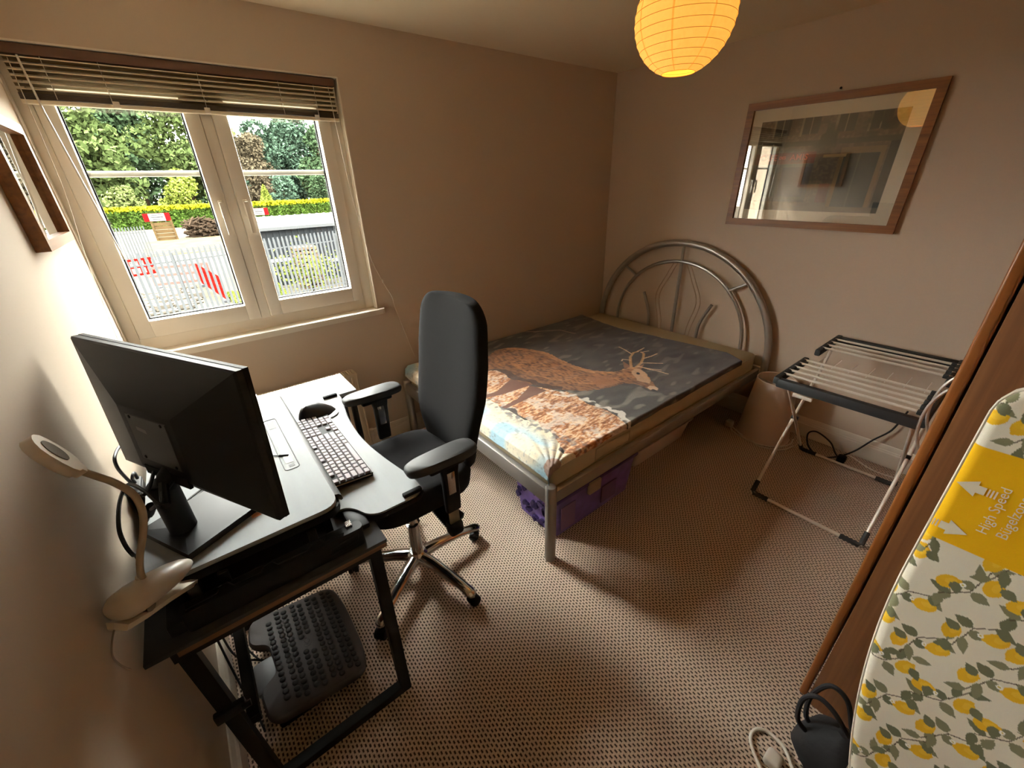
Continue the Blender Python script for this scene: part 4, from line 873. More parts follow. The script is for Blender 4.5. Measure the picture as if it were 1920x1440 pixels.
for r, row in enumerate(rows):
    for a, wk in row:
        if wk not in kme:
            q = wk * .505 / 22.6
            def ringk(i, h): return [(-.0085 + i, .0015 + i, h), (.0085 - i, .0015 + i, h), (.0085 - i, q - .0015 - i, h), (-.0085 + i, q - .0015 - i, h)]
            kme[wk] = mesh_of('key', MB().loft([ringk(0, 0), ringk(.0004, .005), ringk(.0018, .0072)]), M_key, sm=False)
        o = link('key', kme[wk], kb, K(a / 22.6, (r + .5) / 6, .0015)); o.rotation_euler.y = math.radians(4.5)

MSC = 1.12
ms = thing('vertical_mouse', (.575, -.815, .779), 'black upright ergonomic mouse beyond the keyboard', 'mouse')
M_mouse = mat('black_mouse_shell', srgb(26, 25, 25), .35)
rg = []
for z, sx_, sy_, ox in ((.7795, .062, .045, 0), (.785, .066, .048, 0), (.800, .060, .042, -.004), (.818, .048, .034, -.012), (.834, .034, .026, -.02), (.845, .019, .016, -.026), (.849, .006, .006, -.028)):
    rg.append([(.58 + ox + MSC * sx_ * math.cos(a) * (1.0 if math.cos(a) < 0 else 1.12), -.82 + MSC * sy_ * math.sin(a) + .012 * math.cos(a), z) for a in np.linspace(0, 2 * PI, 25)[:-1]])
mk('shell', MB().loft(rg), M_mouse, ms, ang=60)
mk('button_seam', MB().tube(smooth([(.555, -.852, .812), (.552, -.838, .832), (.556, -.82, .8475), (.572, -.80, .842), (.59, -.786, .822)], 5), .0016, 6), M_silver, ms)
mk('thumb_rest', MB().loft([[(.58 + q * .075 * math.cos(a) + .012, -.828 + q * .055 * math.sin(a), z) for a in np.linspace(0, 2 * PI, 21)[:-1]] for z, q in ((.779, .9), (.783, 1), (.788, .75))]), M_mouse, ms)

# ---------------------------------------------------------------- monitor
mo = thing('monitor', (.13, -1.40, .871), 'large black monitor with its back to us on the riser', 'monitor')
yaw = math.radians(28); tilt = math.radians(-3)
N_ = Vector((math.cos(yaw) * math.cos(tilt), math.sin(yaw) * math.cos(tilt), math.sin(tilt))); R_ = Vector((math.sin(yaw), -math.cos(yaw), 0)); U_ = R_.cross(N_); U_ = U_ if U_.z > 0 else -U_
MC = Vector((.195, -1.385, 1.166)); MO = lambda r, u, n: tuple(MC + R_ * r + U_ * u + N_ * n)
ring = lambda a, b, n, ou=0: [MO(-a, -b + ou, n), MO(a, -b + ou, n), MO(a, b + ou, n), MO(-a, b + ou, n)]
M_mon = mat('monitor_shell', srgb(32, 31, 32), .5, spec=.25)
mk('rear_shell', MB().loft([ring(.305, .180, .008), ring(.305, .180, -.006), ring(.30, .176, -.010), ring(.105, .085, -.048, -.03), ring(.10, .08, -.049, -.03)]), M_mon, mo, ang=15)
mk('bezel', MB().loft([ring(.306, .181, .008), ring(.306, .181, .018)]), M_black, mo, sm=False)
mk('screen', MB().loft([ring(.30, .172, .018), ring(.30, .172, .019)]), mat('dark_screen', srgb(12, 12, 14), .15), mo, sm=False)
mk('mount_plate', MB().loft([ring(.078, .062, -.049, -.025), ring(.076, .060, -.0505, -.025)]), mat('plate_grey', srgb(62, 61, 60), .4), mo, sm=False)
for a in (-.06, .06):
    for b in (.03, -.078): mk('screw', MB().lathe([(0, 0), (.004, 0), (.004, .0015), (0, .002)], MO(a, b, -.0505), 8, axis=-N_), M_black, mo)
mk('rating_label', MB().loft([[MO(r, u, n) for r, u in ((-.048, -.002), (-.012, -.006), (-.012, .004), (-.048, .008))] for n in (-.0505, -.0508)]), mat('label_grey', srgb(120, 118, 114), .5), mo, sm=False)
mk('port_recess', MB().loft([ring(.085, .012, -.044, -.118), ring(.085, .012, -.0515, -.118)]), M_black, mo, sm=False)
CB = Vector((.128, -1.402, .886))
mk('column', MB().lathe([(.029, 0), (.029, .148), (.026, .152), (.0, .153)], CB, 28), M_black, mo)
mk('tilt_arm', MB().tube([CB + Vector((0, 0, .11)), Vector(MO(0, -.12, -.05)), Vector(MO(0, -.10, -.03))], [.02, .022, .02], 12), M_black, mo)
b1 = Vector((.131, -1.512)); pn = Vector((math.cos(yaw), math.sin(yaw))); pp = Vector((-math.sin(yaw), math.cos(yaw)))
q4 = [b1, b1 + pn * .21, b1 + pn * .21 + pp * .20, b1 + pp * .20]; apex = Vector((CB.x, CB.y))
mk('base_plate', MB().loft([[(p.x, p.y, z) for p in q4] for z in (.8712, .888)] + [[((p * (1 - .72) + apex * .72).x, (p * (1 - .72) + apex * .72).y, .893) for p in q4]]), M_mon, mo, ang=8)

ca = thing('monitor_leads', (.08, -1.3, .87), 'black leads looping from the back of the monitor to the wall side', 'cables')
for P in ([MO(-.02, -.118, -.055), (.128, -1.49, 1.03), (.10, -1.43, 1.045), (.06, -1.33, 1.02), (.045, -1.38, 1.013), (.045, -1.476, 1.005), (.045, -1.50, .972), (.042, -1.48, .925), (.03, -1.42, .88), (.022, -1.40, .80)],
          [MO(-.05, -.118, -.052), (.10, -1.44, 1.04), (.045, -1.32, 1.0), (.026, -1.23, .94), (.022, -1.15, .88)],
          [MO(.03, -.118, -.052), (.10, -1.40, .98), (.07, -1.33, .93), (.058, -1.31, .90), (.045, -1.28, .872)],
          [(.345, -1.10, .8735), (.27, -1.15, .8745), (.18, -1.22, .8745), (.10, -1.29, .8745), (.052, -1.33, .873)], [(.345, -1.115, .8735), (.26, -1.17, .8745), (.16, -1.25, .8745), (.11, -1.30, .8745)],
          [(.06, -1.00, 1.0), (.03, -1.052, 1.006), (.024, -1.143, 1.018), (.022, -1.166, .995), (.020, -1.133, .938), (.018, -1.10, .90)], [(.025, -1.10, .90), (.03, -1.13, .93), (.035, -1.11, .935), (.03, -1.08, .90)]):
    mk('lead', MB().tube(smooth(P, 7), .0042, 8), M_cable_b, ca)
mk('ferrite', MB().tube([(.083, -1.356, .955), (.064, -1.32, .915)], .0115, 10), M_black, ca); mk('plug', MB().tube([MO(-.02, -.118, -.05), (.132, -1.49, 1.022)], .010, 8), M_black, ca)
mk('lead', MB().tube([(.40, -1.20, .8725), (.355, -1.165, .8735), (.31, -1.15, .8735)], .0018, 6).tube([(.41, -1.205, .8725), (.385, -1.19, .8735)], .0035, 6), M_cable_b, ca)
hb = thing('usb_hub', (.02, -1.05, .82), 'black plug-in hub standing between the wall and the riser', 'hub')
mk('hub_body', MB().rbox(.006, .034, -1.145, -1.045, .822, .888, .004), M_black, hb); mk('port', MB().bx(.034, .0352, -1.135, -1.055, .83, .88), mat('port_grey', srgb(70, 68, 66), .4), hb, sm=False); mk('indicator', MB().lathe([(0, 0), (.003, 0), (0, .002)], (.0352, -1.14, .83), 8, axis=(1, 0, 0)), mat('blue_led', srgb(60, 80, 200), .3), hb)
mk('hub_bracket', MB().bx(.0005, .006, -1.12, -1.07, .80, .885), M_black, hb, sm=False)

# ---------------------------------------------------------------- clip lamp
lp = thing('clip_lamp', (.09, -1.6, .87), 'white gooseneck lamp clipped to the near corner of the riser', 'lamp')
M_lampw = mat('white_lamp_plastic', srgb(226, 216, 200), .35)
A_ = Vector((.134, -1.540, .892)); B_ = Vector((.028, -1.672, .952)); ax = (A_ - B_).normalized(); side = Vector((0, 0, 1)).cross(ax).normalized(); up_ = ax.cross(side)
rg = []
for t, w2, h2 in ((0, .012, .012), (.03, .025, .020), (.10, .033, .027), (.25, .036, .030), (.5, .035, .028), (.72, .030, .023), (.88, .022, .016), (.97, .012, .008), (1, .003, .002)):
    c = B_ + (A_ - B_) * t; rg.append([tuple(c + side * w2 * math.cos(a) + up_ * h2 * math.sin(a)) for a in np.linspace(0, 2 * PI, 21)[:-1]])
mk('upper_jaw', MB().loft(rg), M_lampw, lp, ang=60)
rg = []
for t, w2, dd in ((-.04, .008, -.020), (.03, .022, -.033), (.25, .026, -.036), (.55, .026, -.038), (.8, .022, -.044), (1.0, .014, -.052)):
    c = B_ + (A_ - B_) * t + up_ * dd; rg.append([tuple(c + side * w2 * s1 + up_ * s2) for s1, s2 in ((-1, .006), (1, .006), (.8, -.007), (-.8, -.007))])
mk('lower_jaw', MB().loft(rg), M_lampw, lp)
mk('hinge', MB().tube([B_ + ax * .05 - side * .026 - up_ * .022, B_ + ax * .05 + side * .026 - up_ * .022], .010, 10).tube([B_ + ax * .085 + side * .030 - up_ * .022, B_ + ax * .085 + side * .032 - up_ * .022], .004, 8), mat('pin_grey', srgb(110, 100, 90), .4), lp)
for k in range(3):
    c = B_ + ax * (.022 + .010 * k); mk('grip_rib', MB().tube([tuple(c + side * .022 * math.cos(a) + up_ * (.021 + .002 * k) * math.sin(a) + up_ * .0008) for a in np.linspace(.5, PI - .5, 9)], .0014, 6), M_lampw, lp)
G = smooth([(.070, -1.615, .935), (.074, -1.618, .97), (.086, -1.62, 1.01), (.107, -1.62, 1.058), (.122, -1.62, 1.105), (.123, -1.62, 1.148), (.110, -1.622, 1.183), (.094, -1.624, 1.208), (.082, -1.626, 1.226)], 6)
mk('neck_socket', MB().lathe([(.011, -.012), (.0085, .02), (.0075, .03)], G[0], 14), M_lampw, lp)
mk('gooseneck', MB().tube(G, .0062, 12), mat('beige_gooseneck', srgb(186, 170, 148), .55), lp)
h0 = Vector(G[-1]); h1 = Vector((.050, -1.640, 1.312)); hd_ = (h1 - h0).normalized(); hn = (Vector((.72, .04, .62)) - hd_ * Vector((.72, .04, .62)).dot(hd_)).normalized(); hs = hd_.cross(hn)
L_ = (h1 - h0).length; prof = [(0, .009), (.10, .012), (.16, .024), (.3, .030), (.5, .0325), (.7, .031), (.86, .026), (.96, .016), (1, .006)]
def headring(k, off): return [tuple(h0 + hd_ * L_ * t + hs * wv * sg * k + hn * off) for t, wv, sg in [(t, wv, 1) for t, wv in prof] + [(t, wv, -1) for t, wv in prof[::-1]]]
mk('lamp_head', MB().loft([headring(.92, -.010), headring(1, -.006), headring(1, .004), headring(.93, .007)]), M_lampw, lp, ang=50)
mk('light_window', MB().loft([[tuple(h0 + hd_ * L_ * (.60 + .25 * math.cos(a)) + hs * .017 * math.sin(a) + hn * o_) for a in np.linspace(0, 2 * PI, 25)[:-1]] for o_ in (.007, .0082)]), mat('grey_diffuser', srgb(120, 112, 102), .25), lp)
mk('lamp_lead', MB().tube(smooth([tuple(B_ - up_ * .03), (.012, -1.69, .905), (.005, -1.70, .88), (.003, -1.69, .84), (.002, -1.67, .80)], 6), .0016, 6), mat('beige_lead', srgb(150, 134, 116), .6), lp)

# ---------------------------------------------------------------- office chair
oc = thing('office_chair', (.785, -1.17, 0), 'black fabric office chair with high back and chrome star base at the desk', 'office chair')
M_fab = mat('black_chair_fabric', srgb(30, 29, 30), .95, spec=.12, bump=(900, .25)); CX, CY = .785, -1.17
def sup(a, e): c, s = math.cos(a), math.sin(a); return math.copysign(abs(c) ** e, c), math.copysign(abs(s) ** e, s)
rg = []
for z, kx, ky, dx in ((.512, .78, .80, 0), (.517, .88, .90, 0), (.54, .97, .98, 0), (.590, 1, 1, 0), (.615, .985, .985, 0), (.630, .94, .94, 0), (.636, .8, .8, .01), (.632, .35, .35, .01)):
    rg.append([(CX + .005 + dx + .245 * kx * sup(a, .55)[0], CY + .232 * ky * sup(a, .55)[1], z) for a in np.linspace(0, 2 * PI, 41)[:-1]])
mk('seat', MB().loft(rg), M_fab, oc, ang=60)
rg = []
for t in np.concatenate([[0, .008, .025], np.linspace(.05, .9, 22), [.92, .94, .96, .975, .988, .996, 1]]):
    z = .555 + .715 * t
    wv = float(np.interp(t, [0, .12, .3, .5, .7, .88, 1], [.15, .185, .222, .242, .243, .228, .205]))
    endk = min(1, .66 + .34 * math.sqrt(max(0, 1 - (max(0, t - .89) / .11) ** 2)), .5 + .5 * math.sqrt(max(0, 1 - (max(0, .10 - t) / .10) ** 2)))
    th = (.040 + .006 * math.sin(PI * t)) * endk; xm = 1.025 + .075 * t + .03 * (t - .45) ** 2 - .02 * math.exp(-((t - .28) / .18) ** 2)
    rg.append([(xm + th * sup(a, .7)[0] + .035 * (sup(a, .6)[1]) ** 2 * -1 + .012, CY - .005 + wv * endk * sup(a, .6)[1], z) for a in np.linspace(0, 2 * PI, 41)[:-1]])
mk('backrest', MB().loft(rg), M_fab, oc, ang=60)
mk('back_bar', MB().tube([(.84, CY, .50), (1.02, CY, .51), (1.075, CY, .60), (1.09, CY, .75)], .022, 10), M_blackmetal, oc)
mk('seat_mechanism', MB().rbox(.69, .90, CY - .09, CY + .09, .465, .513, .012), M_black, oc)
M_pad = mat('grey_black_arm_pad', srgb(60, 60, 60), .55, spec=.25)
for sg in (1, -1):
    y = CY + .01 + sg * .315
    pad = MB(); rg = []
    for z, k in ((.800, .86), (.803, .97), (.815, 1), (.826, .98), (.832, .90)):
        rg.append([(.822 + .134 * k * sup(a, .55)[0], y + .046 * k * sup(a, .6)[1] * (1 + .10 * sup(a, .5)[0]), z) for a in np.linspace(0, 2 * PI, 33)[:-1]])
    mk('arm_pad', MB().loft(rg), M_pad, oc, ang=50)
    mk('arm_bracket', MB().rbox(.76, .90, y - .03, y + .03, .778, .801, .008), M_black, oc)
    an_ = mk('arm_post', MB().loft([[(x + a, y + sg * o2 + b, z) for a, b in rpoly([(-.032 * k, -.012), (.032 * k, -.012), (.032 * k, .012), (-.032 * k, .012)], .008, 3)] for x, z, k, o2 in ((.845, .785, 1.25, 0), (.845, .74, 1.0, 0), (.842, .60, .95, .003), (.842, .575, .9, .003))]), M_black, oc)
    mk('slot_plate', MB().rbox(.827, .857, y - .0155, y - .0115, .655, .75, .0019), M_chrome, an_)
    mk('arm_stem', MB().rbox(.822, .862, y + sg * .003 - .006, y + sg * .003 + .006, .49, .58, .003), mat('steel_stem', srgb(150, 138, 120), .35, metal=.6), an_)
    mk('arm_foot', MB().rbox(.812, .872, y - .022, y + .026, .455, .515, .014), M_black, oc)
    mk('arm_bar', MB().rbox(.815, .865, min(y, CY + sg * .06), max(y, CY + sg * .06), .475, .492, .004), M_blackmetal, oc)
mk('gas_lift', MB().lathe([(.026, .14), (.026, .30), (.020, .301), (.014, .303), (.014, .49)], (CX, CY, 0), 20), M_chrome, oc)
mk('lift_lever', MB().tube([(CX + .03, CY - .05, .49), (CX + .09, CY - .17, .475), (CX + .10, CY - .20, .468)], .005, 8).lathe([(.0, -.03), (.012, -.025), (.019, 0), (.016, .025), (0, .032)], (CX + .112, CY - .222, .455), 12, axis=(.5, -.8, -.4)), M_black, oc)
hub = mk('star_hub', MB().lathe([(.0, .072), (.03, .072), (.046, .085), (.046, .128), (.034, .142), (.0, .142)], (CX, CY, 0), 24), M_chrome, oc)
for k in range(5):
    a = math.radians(-1 + 72 * k); u = Vector((math.cos(a), math.sin(a), 0)); v = Vector((-u.y, u.x, 0)); rg = []
    for r, z, wv, hv in ((.03, .108, .026, .022), (.10, .112, .024, .018), (.20, .102, .021, .015), (.28, .088, .020, .013), (.315, .080, .021, .012), (.332, .074, .016, .010), (.338, .070, .006, .006)):
        c = Vector((CX, CY, z)) + u * r; rg.append([tuple(c + v * wv * 1.2 * math.cos(b) + Vector((0, 0, 1)) * hv * 1.25 * math.sin(b)) for b in np.linspace(0, 2 * PI, 17)[:-1]])
    arm = mk('star_arm', MB().loft(rg), M_chrome, oc, ang=60)
    c = Vector((CX, CY, 0)) + u * .318; ca_ = a + .9 + 1.3 * k; e = Vector((math.cos(ca_), math.sin(ca_), 0)); c2 = c + Vector((-e.y, e.x, 0)) * .012
    cs = mk('caster', MB().lathe([(.012, -.024), (.023, -.022), (.025, -.018), (.025, -.005), (.019, -.004), (.019, .004), (.025, .005), (.025, .018), (.023, .022), (.012, .024)], (c2.x, c2.y, .0255), 18, axis=e), M_black, oc)
    mk('caster_hood', MB().lathe([(.008, .05), (.016, .052), (.016, .07), (.006, .072)], (c.x, c.y, 0), 12), M_black, oc)

# ---------------------------------------------------------------- footrest
ft = thing('footrest', (.26, -1.26, 0), 'dark grey footrest studded with rubber bumps under the desk', 'footrest')
M_ft = mat('dark_grey_footrest', srgb(74, 69, 68), .6, spec=.3)
FZ = lambda x: .118 - .14 * (x - .10)                            # tilts up towards the wall
cyf = -1.262
fo = rpoly([(.105, cyf - .225), (.42, cyf - .225), (.437, cyf - .10), (.437, cyf + .10), (.42, cyf + .225), (.105, cyf + .225), (.088, cyf + .11), (.150, cyf + .075), (.155, cyf - .06), (.095, cyf - .10)], [.05, .06, .05, .05, .06, .05, .03, .03, .03, .03], 6)
ctr = (.28, cyf); sc_ = lambda k: [(ctr[0] + (x - ctr[0]) * k, ctr[1] + (y - ctr[1]) * k) for x, y in fo]
mk('platform', MB().loft([[(x, y, FZ(x) + dz) for x, y in sc_(k)] for k, dz in ((.93, -.042), (.985, -.036), (1, -.022), (.99, -.008), (.955, 0.0), (.5, .001))]), M_ft, ft, ang=50)
bmp = mesh_of('bump', MB().lathe([(.0102, 0), (.0098, .0036), (.0065, .0060), (0, .0068)], n=9, caps=False), mat('bump_rubber', srgb(44, 42, 42), .6), ang=70)
for i in range(9):
    for j in range(17):
        x = .172 + i * .0285 - .004 * (i % 2 == 0); y = cyf - .192 + j * .0236 + .0118 * (i % 2)
        if math.hypot(x - .27, y - cyf) < .03 or (i == 0 and abs(j - 8) > 7) or y > cyf + .2: continue
        o = link('bump', bmp, ft, (x, y, FZ(x) + .0006)); o.rotation_euler.y = .139
mk('emblem', MB().tube([(.27 + .012 * math.cos(a), cyf + .016 * math.sin(a), FZ(.27) + .0015) for a in np.linspace(0, 2 * PI, 25)[:-1]], .001, 6, True).tube([(.263, cyf + .006, FZ(.263) + .0015), (.27, cyf - .007, FZ(.27) + .0015), (.277, cyf + .006, FZ(.277) + .0015)], .001, 6), mat('pale_emblem', srgb(110, 104, 100), .5), ft)
mk('side_pedal', MB().rbox(.085, .165, cyf - .085, cyf + .045, .055, .085, .012, fn=lambda x, y, z: (x, y, z + .05 * (x - .085))), mat('mid_grey_pedal', srgb(92, 92, 94), .5), ft)
mk('base_frame', MB().rbox(.12, .40, cyf - .19, cyf - .15, .002, .06, .01).rbox(.12, .40, cyf + .15, cyf + .19, .002, .06, .01).rbox(.09, .16, cyf - .10, cyf + .06, .002, .05, .012), M_black, ft)

pa = thing('power_adapter', (.1, -.93, 0), 'small black power adapter with pale label on the carpet under the desk', 'adapter')
mk('adapter_body', MB().rbox(.066, .116, -.975, -.885, .002, .03, .005), M_black, pa); mk('rating_label', MB().bx(.070, .112, -.97, -.89, .030, .0306), mat('white_rating_label', srgb(196, 194, 190), .5), pa, sm=False)
uc = thing('under_desk_leads', (.05, -1.1, .1), 'tangled black leads hanging down the left wall under the desk', 'cables')
for P in ([(.04, -1.16, .70), (.035, -1.17, .5), (.034, -1.19, .30), (.036, -1.22, .15), (.045, -1.27, .05), (.06, -1.33, .008), (.075, -1.42, .006)], [(.05, -1.10, .70), (.04, -1.10, .45), (.034, -1.12, .2), (.05, -1.15, .09), (.10, -1.16, .03), (.12, -1.17, .012), (.095, -1.20, .01)],
          [(.035, -1.25, .72), (.03, -1.26, .42), (.034, -1.25, .33), (.04, -1.18, .28), (.045, -1.10, .30), (.04, -1.02, .40), (.04, -1.0, .70)], [(.045, -1.0, .70), (.04, -1.02, .3), (.06, -1.06, .08), (.09, -1.12, .015), (.12, -1.19, .012), (.105, -1.21, .02), (.085, -1.19, .012), (.10, -1.16, .012)], [(.066, -.94, .014), (.05, -1.0, .02), (.035, -1.05, .2), (.036, -1.08, .6)]):
    mk('lead', MB().tube(smooth(P, 7), .0036, 7), M_cable_b, uc)

# ---------------------------------------------------------------- pictures
M_frame = mat_wood('oak_frame', srgb(112, 68, 28), srgb(146, 94, 42), 1, .8, .4); M_pane = mat_glass('picture_glass', (1, 1, 1), 3.2)
pf = thing('framed_print', (3.38, -1.526, 1.70), 'large framed cafe print hanging on the wall right of the bed head', 'picture')
PW, PH, pa_ = .912, .695, math.radians(.7); PX = W_ - .001
def PF(s, t, d): return (PX - d, -1.5264 - (s * math.cos(pa_) + t * math.sin(pa_)), 1.7007 + (-s * math.sin(pa_) + t * math.cos(pa_)))
fw = .040
def member(pts): return MB().loft([[PF(*p, d) for p in pts] for d in (0.002, .022, .026)])
a, b = PW / 2, PH / 2
for pts in ([(-a, -b), (a, -b), (a - fw, -b + fw), (-a + fw, -b + fw)], [(a, -b), (a, b), (a - fw, b - fw), (a - fw, -b + fw)], [(a, b), (-a, b), (-a + fw, b - fw), (a - fw, b - fw)], [(-a, b), (-a, -b), (-a + fw, -b + fw), (-a + fw, b - fw)]):
    mk('frame_member', member(pts), M_frame, pf, ang=20)
mk('backing', MB().loft([[PF(*p, d) for p in ((-a + .01, -b + .01), (a - .01, -b + .01), (a - .01, b - .01), (-a + .01, b - .01))] for d in (0.001, .006)]), M_frame, pf, sm=False)
ia_, ib_ = a - fw, b - fw
ps = Paint(-ia_, ia_, -ib_, ib_, 340, 260, srgb(250, 240, 216)); X, Y = ps.X, ps.Y
art = (np.abs(X + .005) < ia_ - .062) & (Y > -ib_ + .058) & (Y < ib_ - .066)
g1 = vnoise(X, Y, 30, 51); g2 = vnoise(X, Y, 90, 52)
ps.mix(art * 1.0, srgb(104, 92, 74)); ps.mix(art * g1 * .5, srgb(72, 66, 54)); ps.mix(art * np.clip((g2 - .55) * 4, 0, 1) * .35, srgb(142, 126, 100))
def ar_(x0, x1, y0, y1): return ((X > x0) & (X < x1) & (Y > y0) & (Y < y1) & art) * 1.0
for x0 in (-.27, -.12, .05, .20): ps.mix(ar_(x0, x0 + .08, .16, .27), srgb(66, 64, 58)); ps.mix(ar_(x0 + .037, x0 + .042, .16, .27), srgb(140, 130, 108)); ps.mix(ar_(x0 - .012, x0 - .002, .15, .27), srgb(136, 124, 98))
ps.mix(ar_(-.4, .4, .10, .125), srgb(80, 74, 60)); ps.mix(art * np.clip((vnoise(X, Y, 22, 55) - .48) * 5, 0, 1) * np.exp(-((Y - .14) / .07) ** 2) * np.exp(-((X - .02) / .16) ** 2), srgb(56, 58, 40))
ps.mix(art * np.clip((vnoise(X, Y, 30, 56) - .45) * 5, 0, 1) * np.exp(-((Y - .20) / .09) ** 2) * np.exp(-((X - .27) / .12) ** 2), srgb(54, 58, 46))
ps.mix(ar_(-.35, -.02, .01, .07), srgb(104, 62, 50)); ps.mix(ar_(-.35, -.02, -.20, .008), srgb(78, 74, 70)); ps.mix(ar_(-.33, -.20, -.17, -.01), srgb(58, 60, 58)); ps.mix(ar_(-.18, -.04, -.17, -.01), srgb(62, 58, 66))
ps.mix(ar_(.10, .30, -.24, .08), srgb(122, 104, 74)); ps.mix(ar_(.12, .28, -.24, .05), srgb(44, 56, 54)); ps.mix(ar_(.19, .196, -.24, .05), srgb(70, 76, 70)); ps.mix(ar_(.02, .13, .035, .05), srgb(150, 132, 94))
ps.C = np.where(art[..., None], np.clip(ps.C * 1.6, 0, 1), ps.C); ps.mix(ar_(.31, .40, -.26, .1), srgb(70, 70, 60)); ps.mix(ar_(-.4, .4, -.275, -.22), srgb(128, 116, 94)); ps.mix(ar_(.04, .09, -.2, -.1), srgb(112, 74, 62))
pos = np.stack([np.full_like(X, PX - .0075), -1.5264 - (X * math.cos(pa_) + Y * math.sin(pa_)), 1.7007 + (-X * math.sin(pa_) + Y * math.cos(pa_))], -1)
painted('print_sheet', pos, ps, mat_attr('paper_print', .7), pf)
tm = MB()
for s_, x, sz in (('CAFE', -.275, .044), ('DES', -.195, .022), ('AMIS', -.105, .044)):
    v, f = text_mesh(s_, sz, .0006); tm.add([PF(x + p, .042 + q, .0082) for p, q, r in v], f)
mk('lettering', tm, mat('red_sign_letters', srgb(226, 112, 86), .6), pf, sm=False)
mk('glass', MB().loft([[PF(*p, d) for p in ((-ia_ - .004, -ib_ - .004), (ia_ + .004, -ib_ - .004), (ia_ + .004, ib_ + .004), (-ia_ - .004, ib_ + .004))] for d in (.012, .014)]), M_pane, pf, sm=False)
nl = thing('wall_nail', (3.39, -1.545, 2.064), 'dark nail in the wall above the large cafe print', 'nail')
mk('nail', MB().lathe([(.002, -.002), (.002, .012), (.006, .013), (.006, .017), (0, .018)], (3.398, -1.545, 2.062), 8, axis=(-1, 0, .2)), M_black, nl)

lf_ = thing('small_framed_picture', (.02, -.49, 1.69), 'wood-framed glazed picture on the left wall beside the window', 'picture')
y0, y1, z0, z1, fw2, dp = -.733, -.272, 1.512, 1.873, .03, .034
def LF(p, d): return (d, p[0], p[1])
Q = [(y0, z0), (y1, z0), (y1, z1), (y0, z1)]; QI = [(y0 + fw2, z0 + fw2), (y1 - fw2, z0 + fw2), (y1 - fw2, z1 - fw2), (y0 + fw2, z1 - fw2)]
for k in range(4):
    j = (k + 1) % 4; mk('frame_member', MB().loft([[LF(p, d) for p in (Q[k], Q[j], QI[j], QI[k])] for d in (.001, dp - .003, dp)]), M_frame, lf_, ang=20)
mk('print_sheet', MB().bx(.004, .008, y0 + .01, y1 - .01, z0 + .01, z1 - .01), mat('dim_print', srgb(64, 66, 66), .7, noise=(9, .4, (1, 1, 1))), lf_, sm=False)
mk('mount', MB().bx(.008, .0095, y0 + fw2, y0 + fw2 + .04, z0 + fw2, z1 - fw2).bx(.008, .0095, y1 - fw2 - .04, y1 - fw2, z0 + fw2, z1 - fw2).bx(.008, .0095, y0 + fw2 + .04, y1 - fw2 - .04, z1 - fw2 - .04, z1 - fw2).bx(.008, .0095, y0 + fw2 + .04, y1 - fw2 - .04, z0 + fw2, z0 + fw2 + .04), mat('grey_mount', srgb(120, 118, 112), .8), lf_, sm=False)
mk('glass', MB().bx(.016, .018, y0 + fw2 - .003, y1 - fw2 + .003, z0 + fw2 - .003, z1 - fw2 + .003), mat_glass('small_picture_glass', (.9, .9, .9), 2.6), lf_, sm=False)

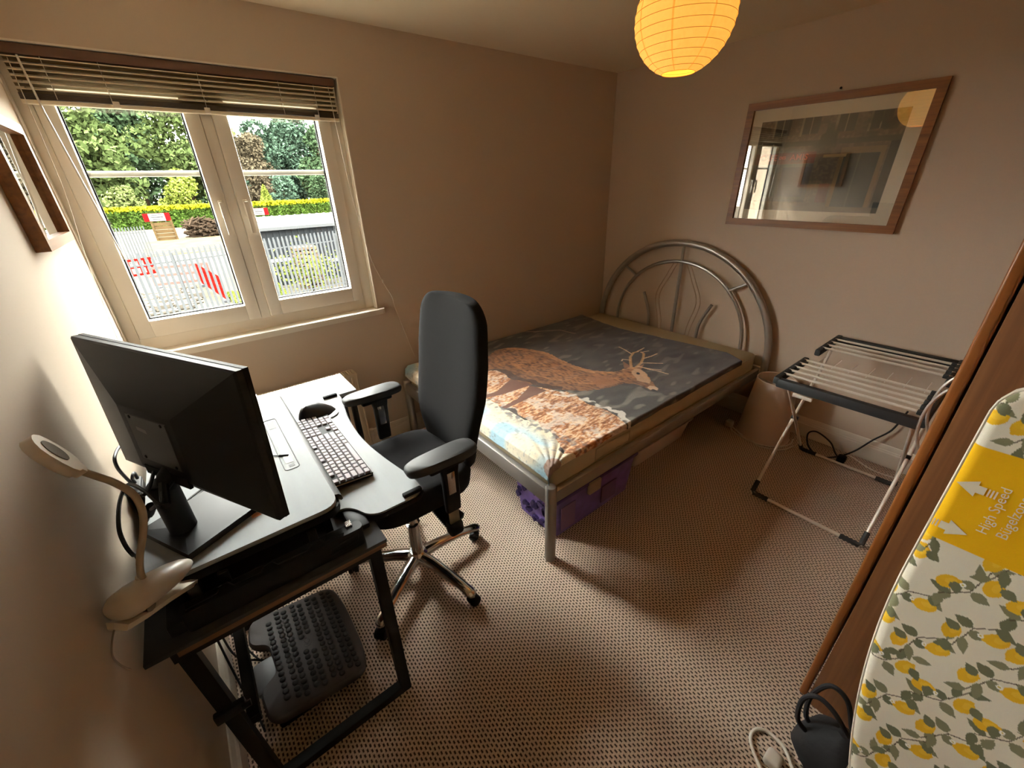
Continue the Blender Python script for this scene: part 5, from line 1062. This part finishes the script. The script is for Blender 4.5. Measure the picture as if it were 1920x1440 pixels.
# ---------------------------------------------------------------- paper lantern
lt = thing('paper_lantern', (1.765, -1.595, 2.4), 'round glowing paper lantern lampshade hanging from the ceiling', 'pendant lamp')
LC = Vector((1.765, -1.595, 2.098)); LR = .15
M_paper = bpy.data.materials.new('glowing_paper'); M_paper.use_nodes = True; n_ = M_paper.node_tree; p_ = n_.nodes['Principled BSDF']
p_.inputs['Base Color'].default_value = (*srgb(240, 200, 130), 1); p_.inputs['Roughness'].default_value = .9
no_ = n_.nodes.new('ShaderNodeTexNoise'); no_.inputs['Scale'].default_value = 90; no_.inputs['Detail'].default_value = 6; ge_ = n_.nodes.new('ShaderNodeNewGeometry'); n_.links.new(ge_.outputs['Position'], no_.inputs['Vector'])
r_ = n_.nodes.new('ShaderNodeValToRGB'); r_.color_ramp.elements[0].position = .3; r_.color_ramp.elements[1].position = .7; r_.color_ramp.elements[0].color = (.93, .42, .055, 1); r_.color_ramp.elements[1].color = (1.0, .50, .08, 1)
n_.links.new(no_.outputs[0], r_.inputs[0]); n_.links.new(r_.outputs[0], p_.inputs['Emission Color']); p_.inputs['Emission Strength'].default_value = 0.58
NB = 15; rg = []; PR = []
for i in range(NB * 4 + 1):
    ph = math.radians(20) + (PI - math.radians(40)) * i / (NB * 4); s_ = abs(math.sin(PI * (i % 4) / 4)); PR.append((LR * math.sin(ph) * (1 - .012 * s_), LR * math.cos(ph)))
mk('paper_shade', MB().lathe(PR, LC, 40, caps=False), M_paper, lt, ang=70)
M_rib = mat('bamboo_rib', srgb(180, 110, 30), .7, emit=((.50, .26, .03), .38))
for i in range(NB + 1):
    r0, z0_ = PR[i * 4]; mk('wire_rib', MB().tube([(LC.x + (r0 + .0004) * math.cos(a), LC.y + (r0 + .0004) * math.sin(a), LC.z + z0_) for a in np.linspace(0, 2 * PI, 49)[:-1]], .0008, 5, True), M_rib, lt)
for k in range(8):
    a = 2 * PI * k / 8 + .35; mk('paper_seam', MB().loft([[tuple(LC + Vector((math.cos(a + da) * (r + .0005), math.sin(a + da) * (r + .0005), z))) for da in (-.018, .018)] for r, z in PR], caps=False), mat('seam_paper_%d' % k, srgb(220, 160, 80), .9, emit=((.9, .36, .05), .45)), lt)
mk('lamp_cord', MB().tube([(LC.x, LC.y, 2.395), (LC.x, LC.y, 2.15)], .003, 8), M_cable_w, lt); mk('ceiling_rose', MB().lathe([(.045, 2.399), (.045, 2.385), (.02, 2.36), (.006, 2.355)], (LC.x, LC.y, 0), 24), M_upvc, lt)
mk('bulb', MB().lathe([(.013, .05), (.014, .02), (.03, -.02), (.024, -.045), (0, -.055)], LC, 16), mat('lit_bulb', (1, .8, .5), .3, emit=((1, .5, .1), 1.2)), lt)
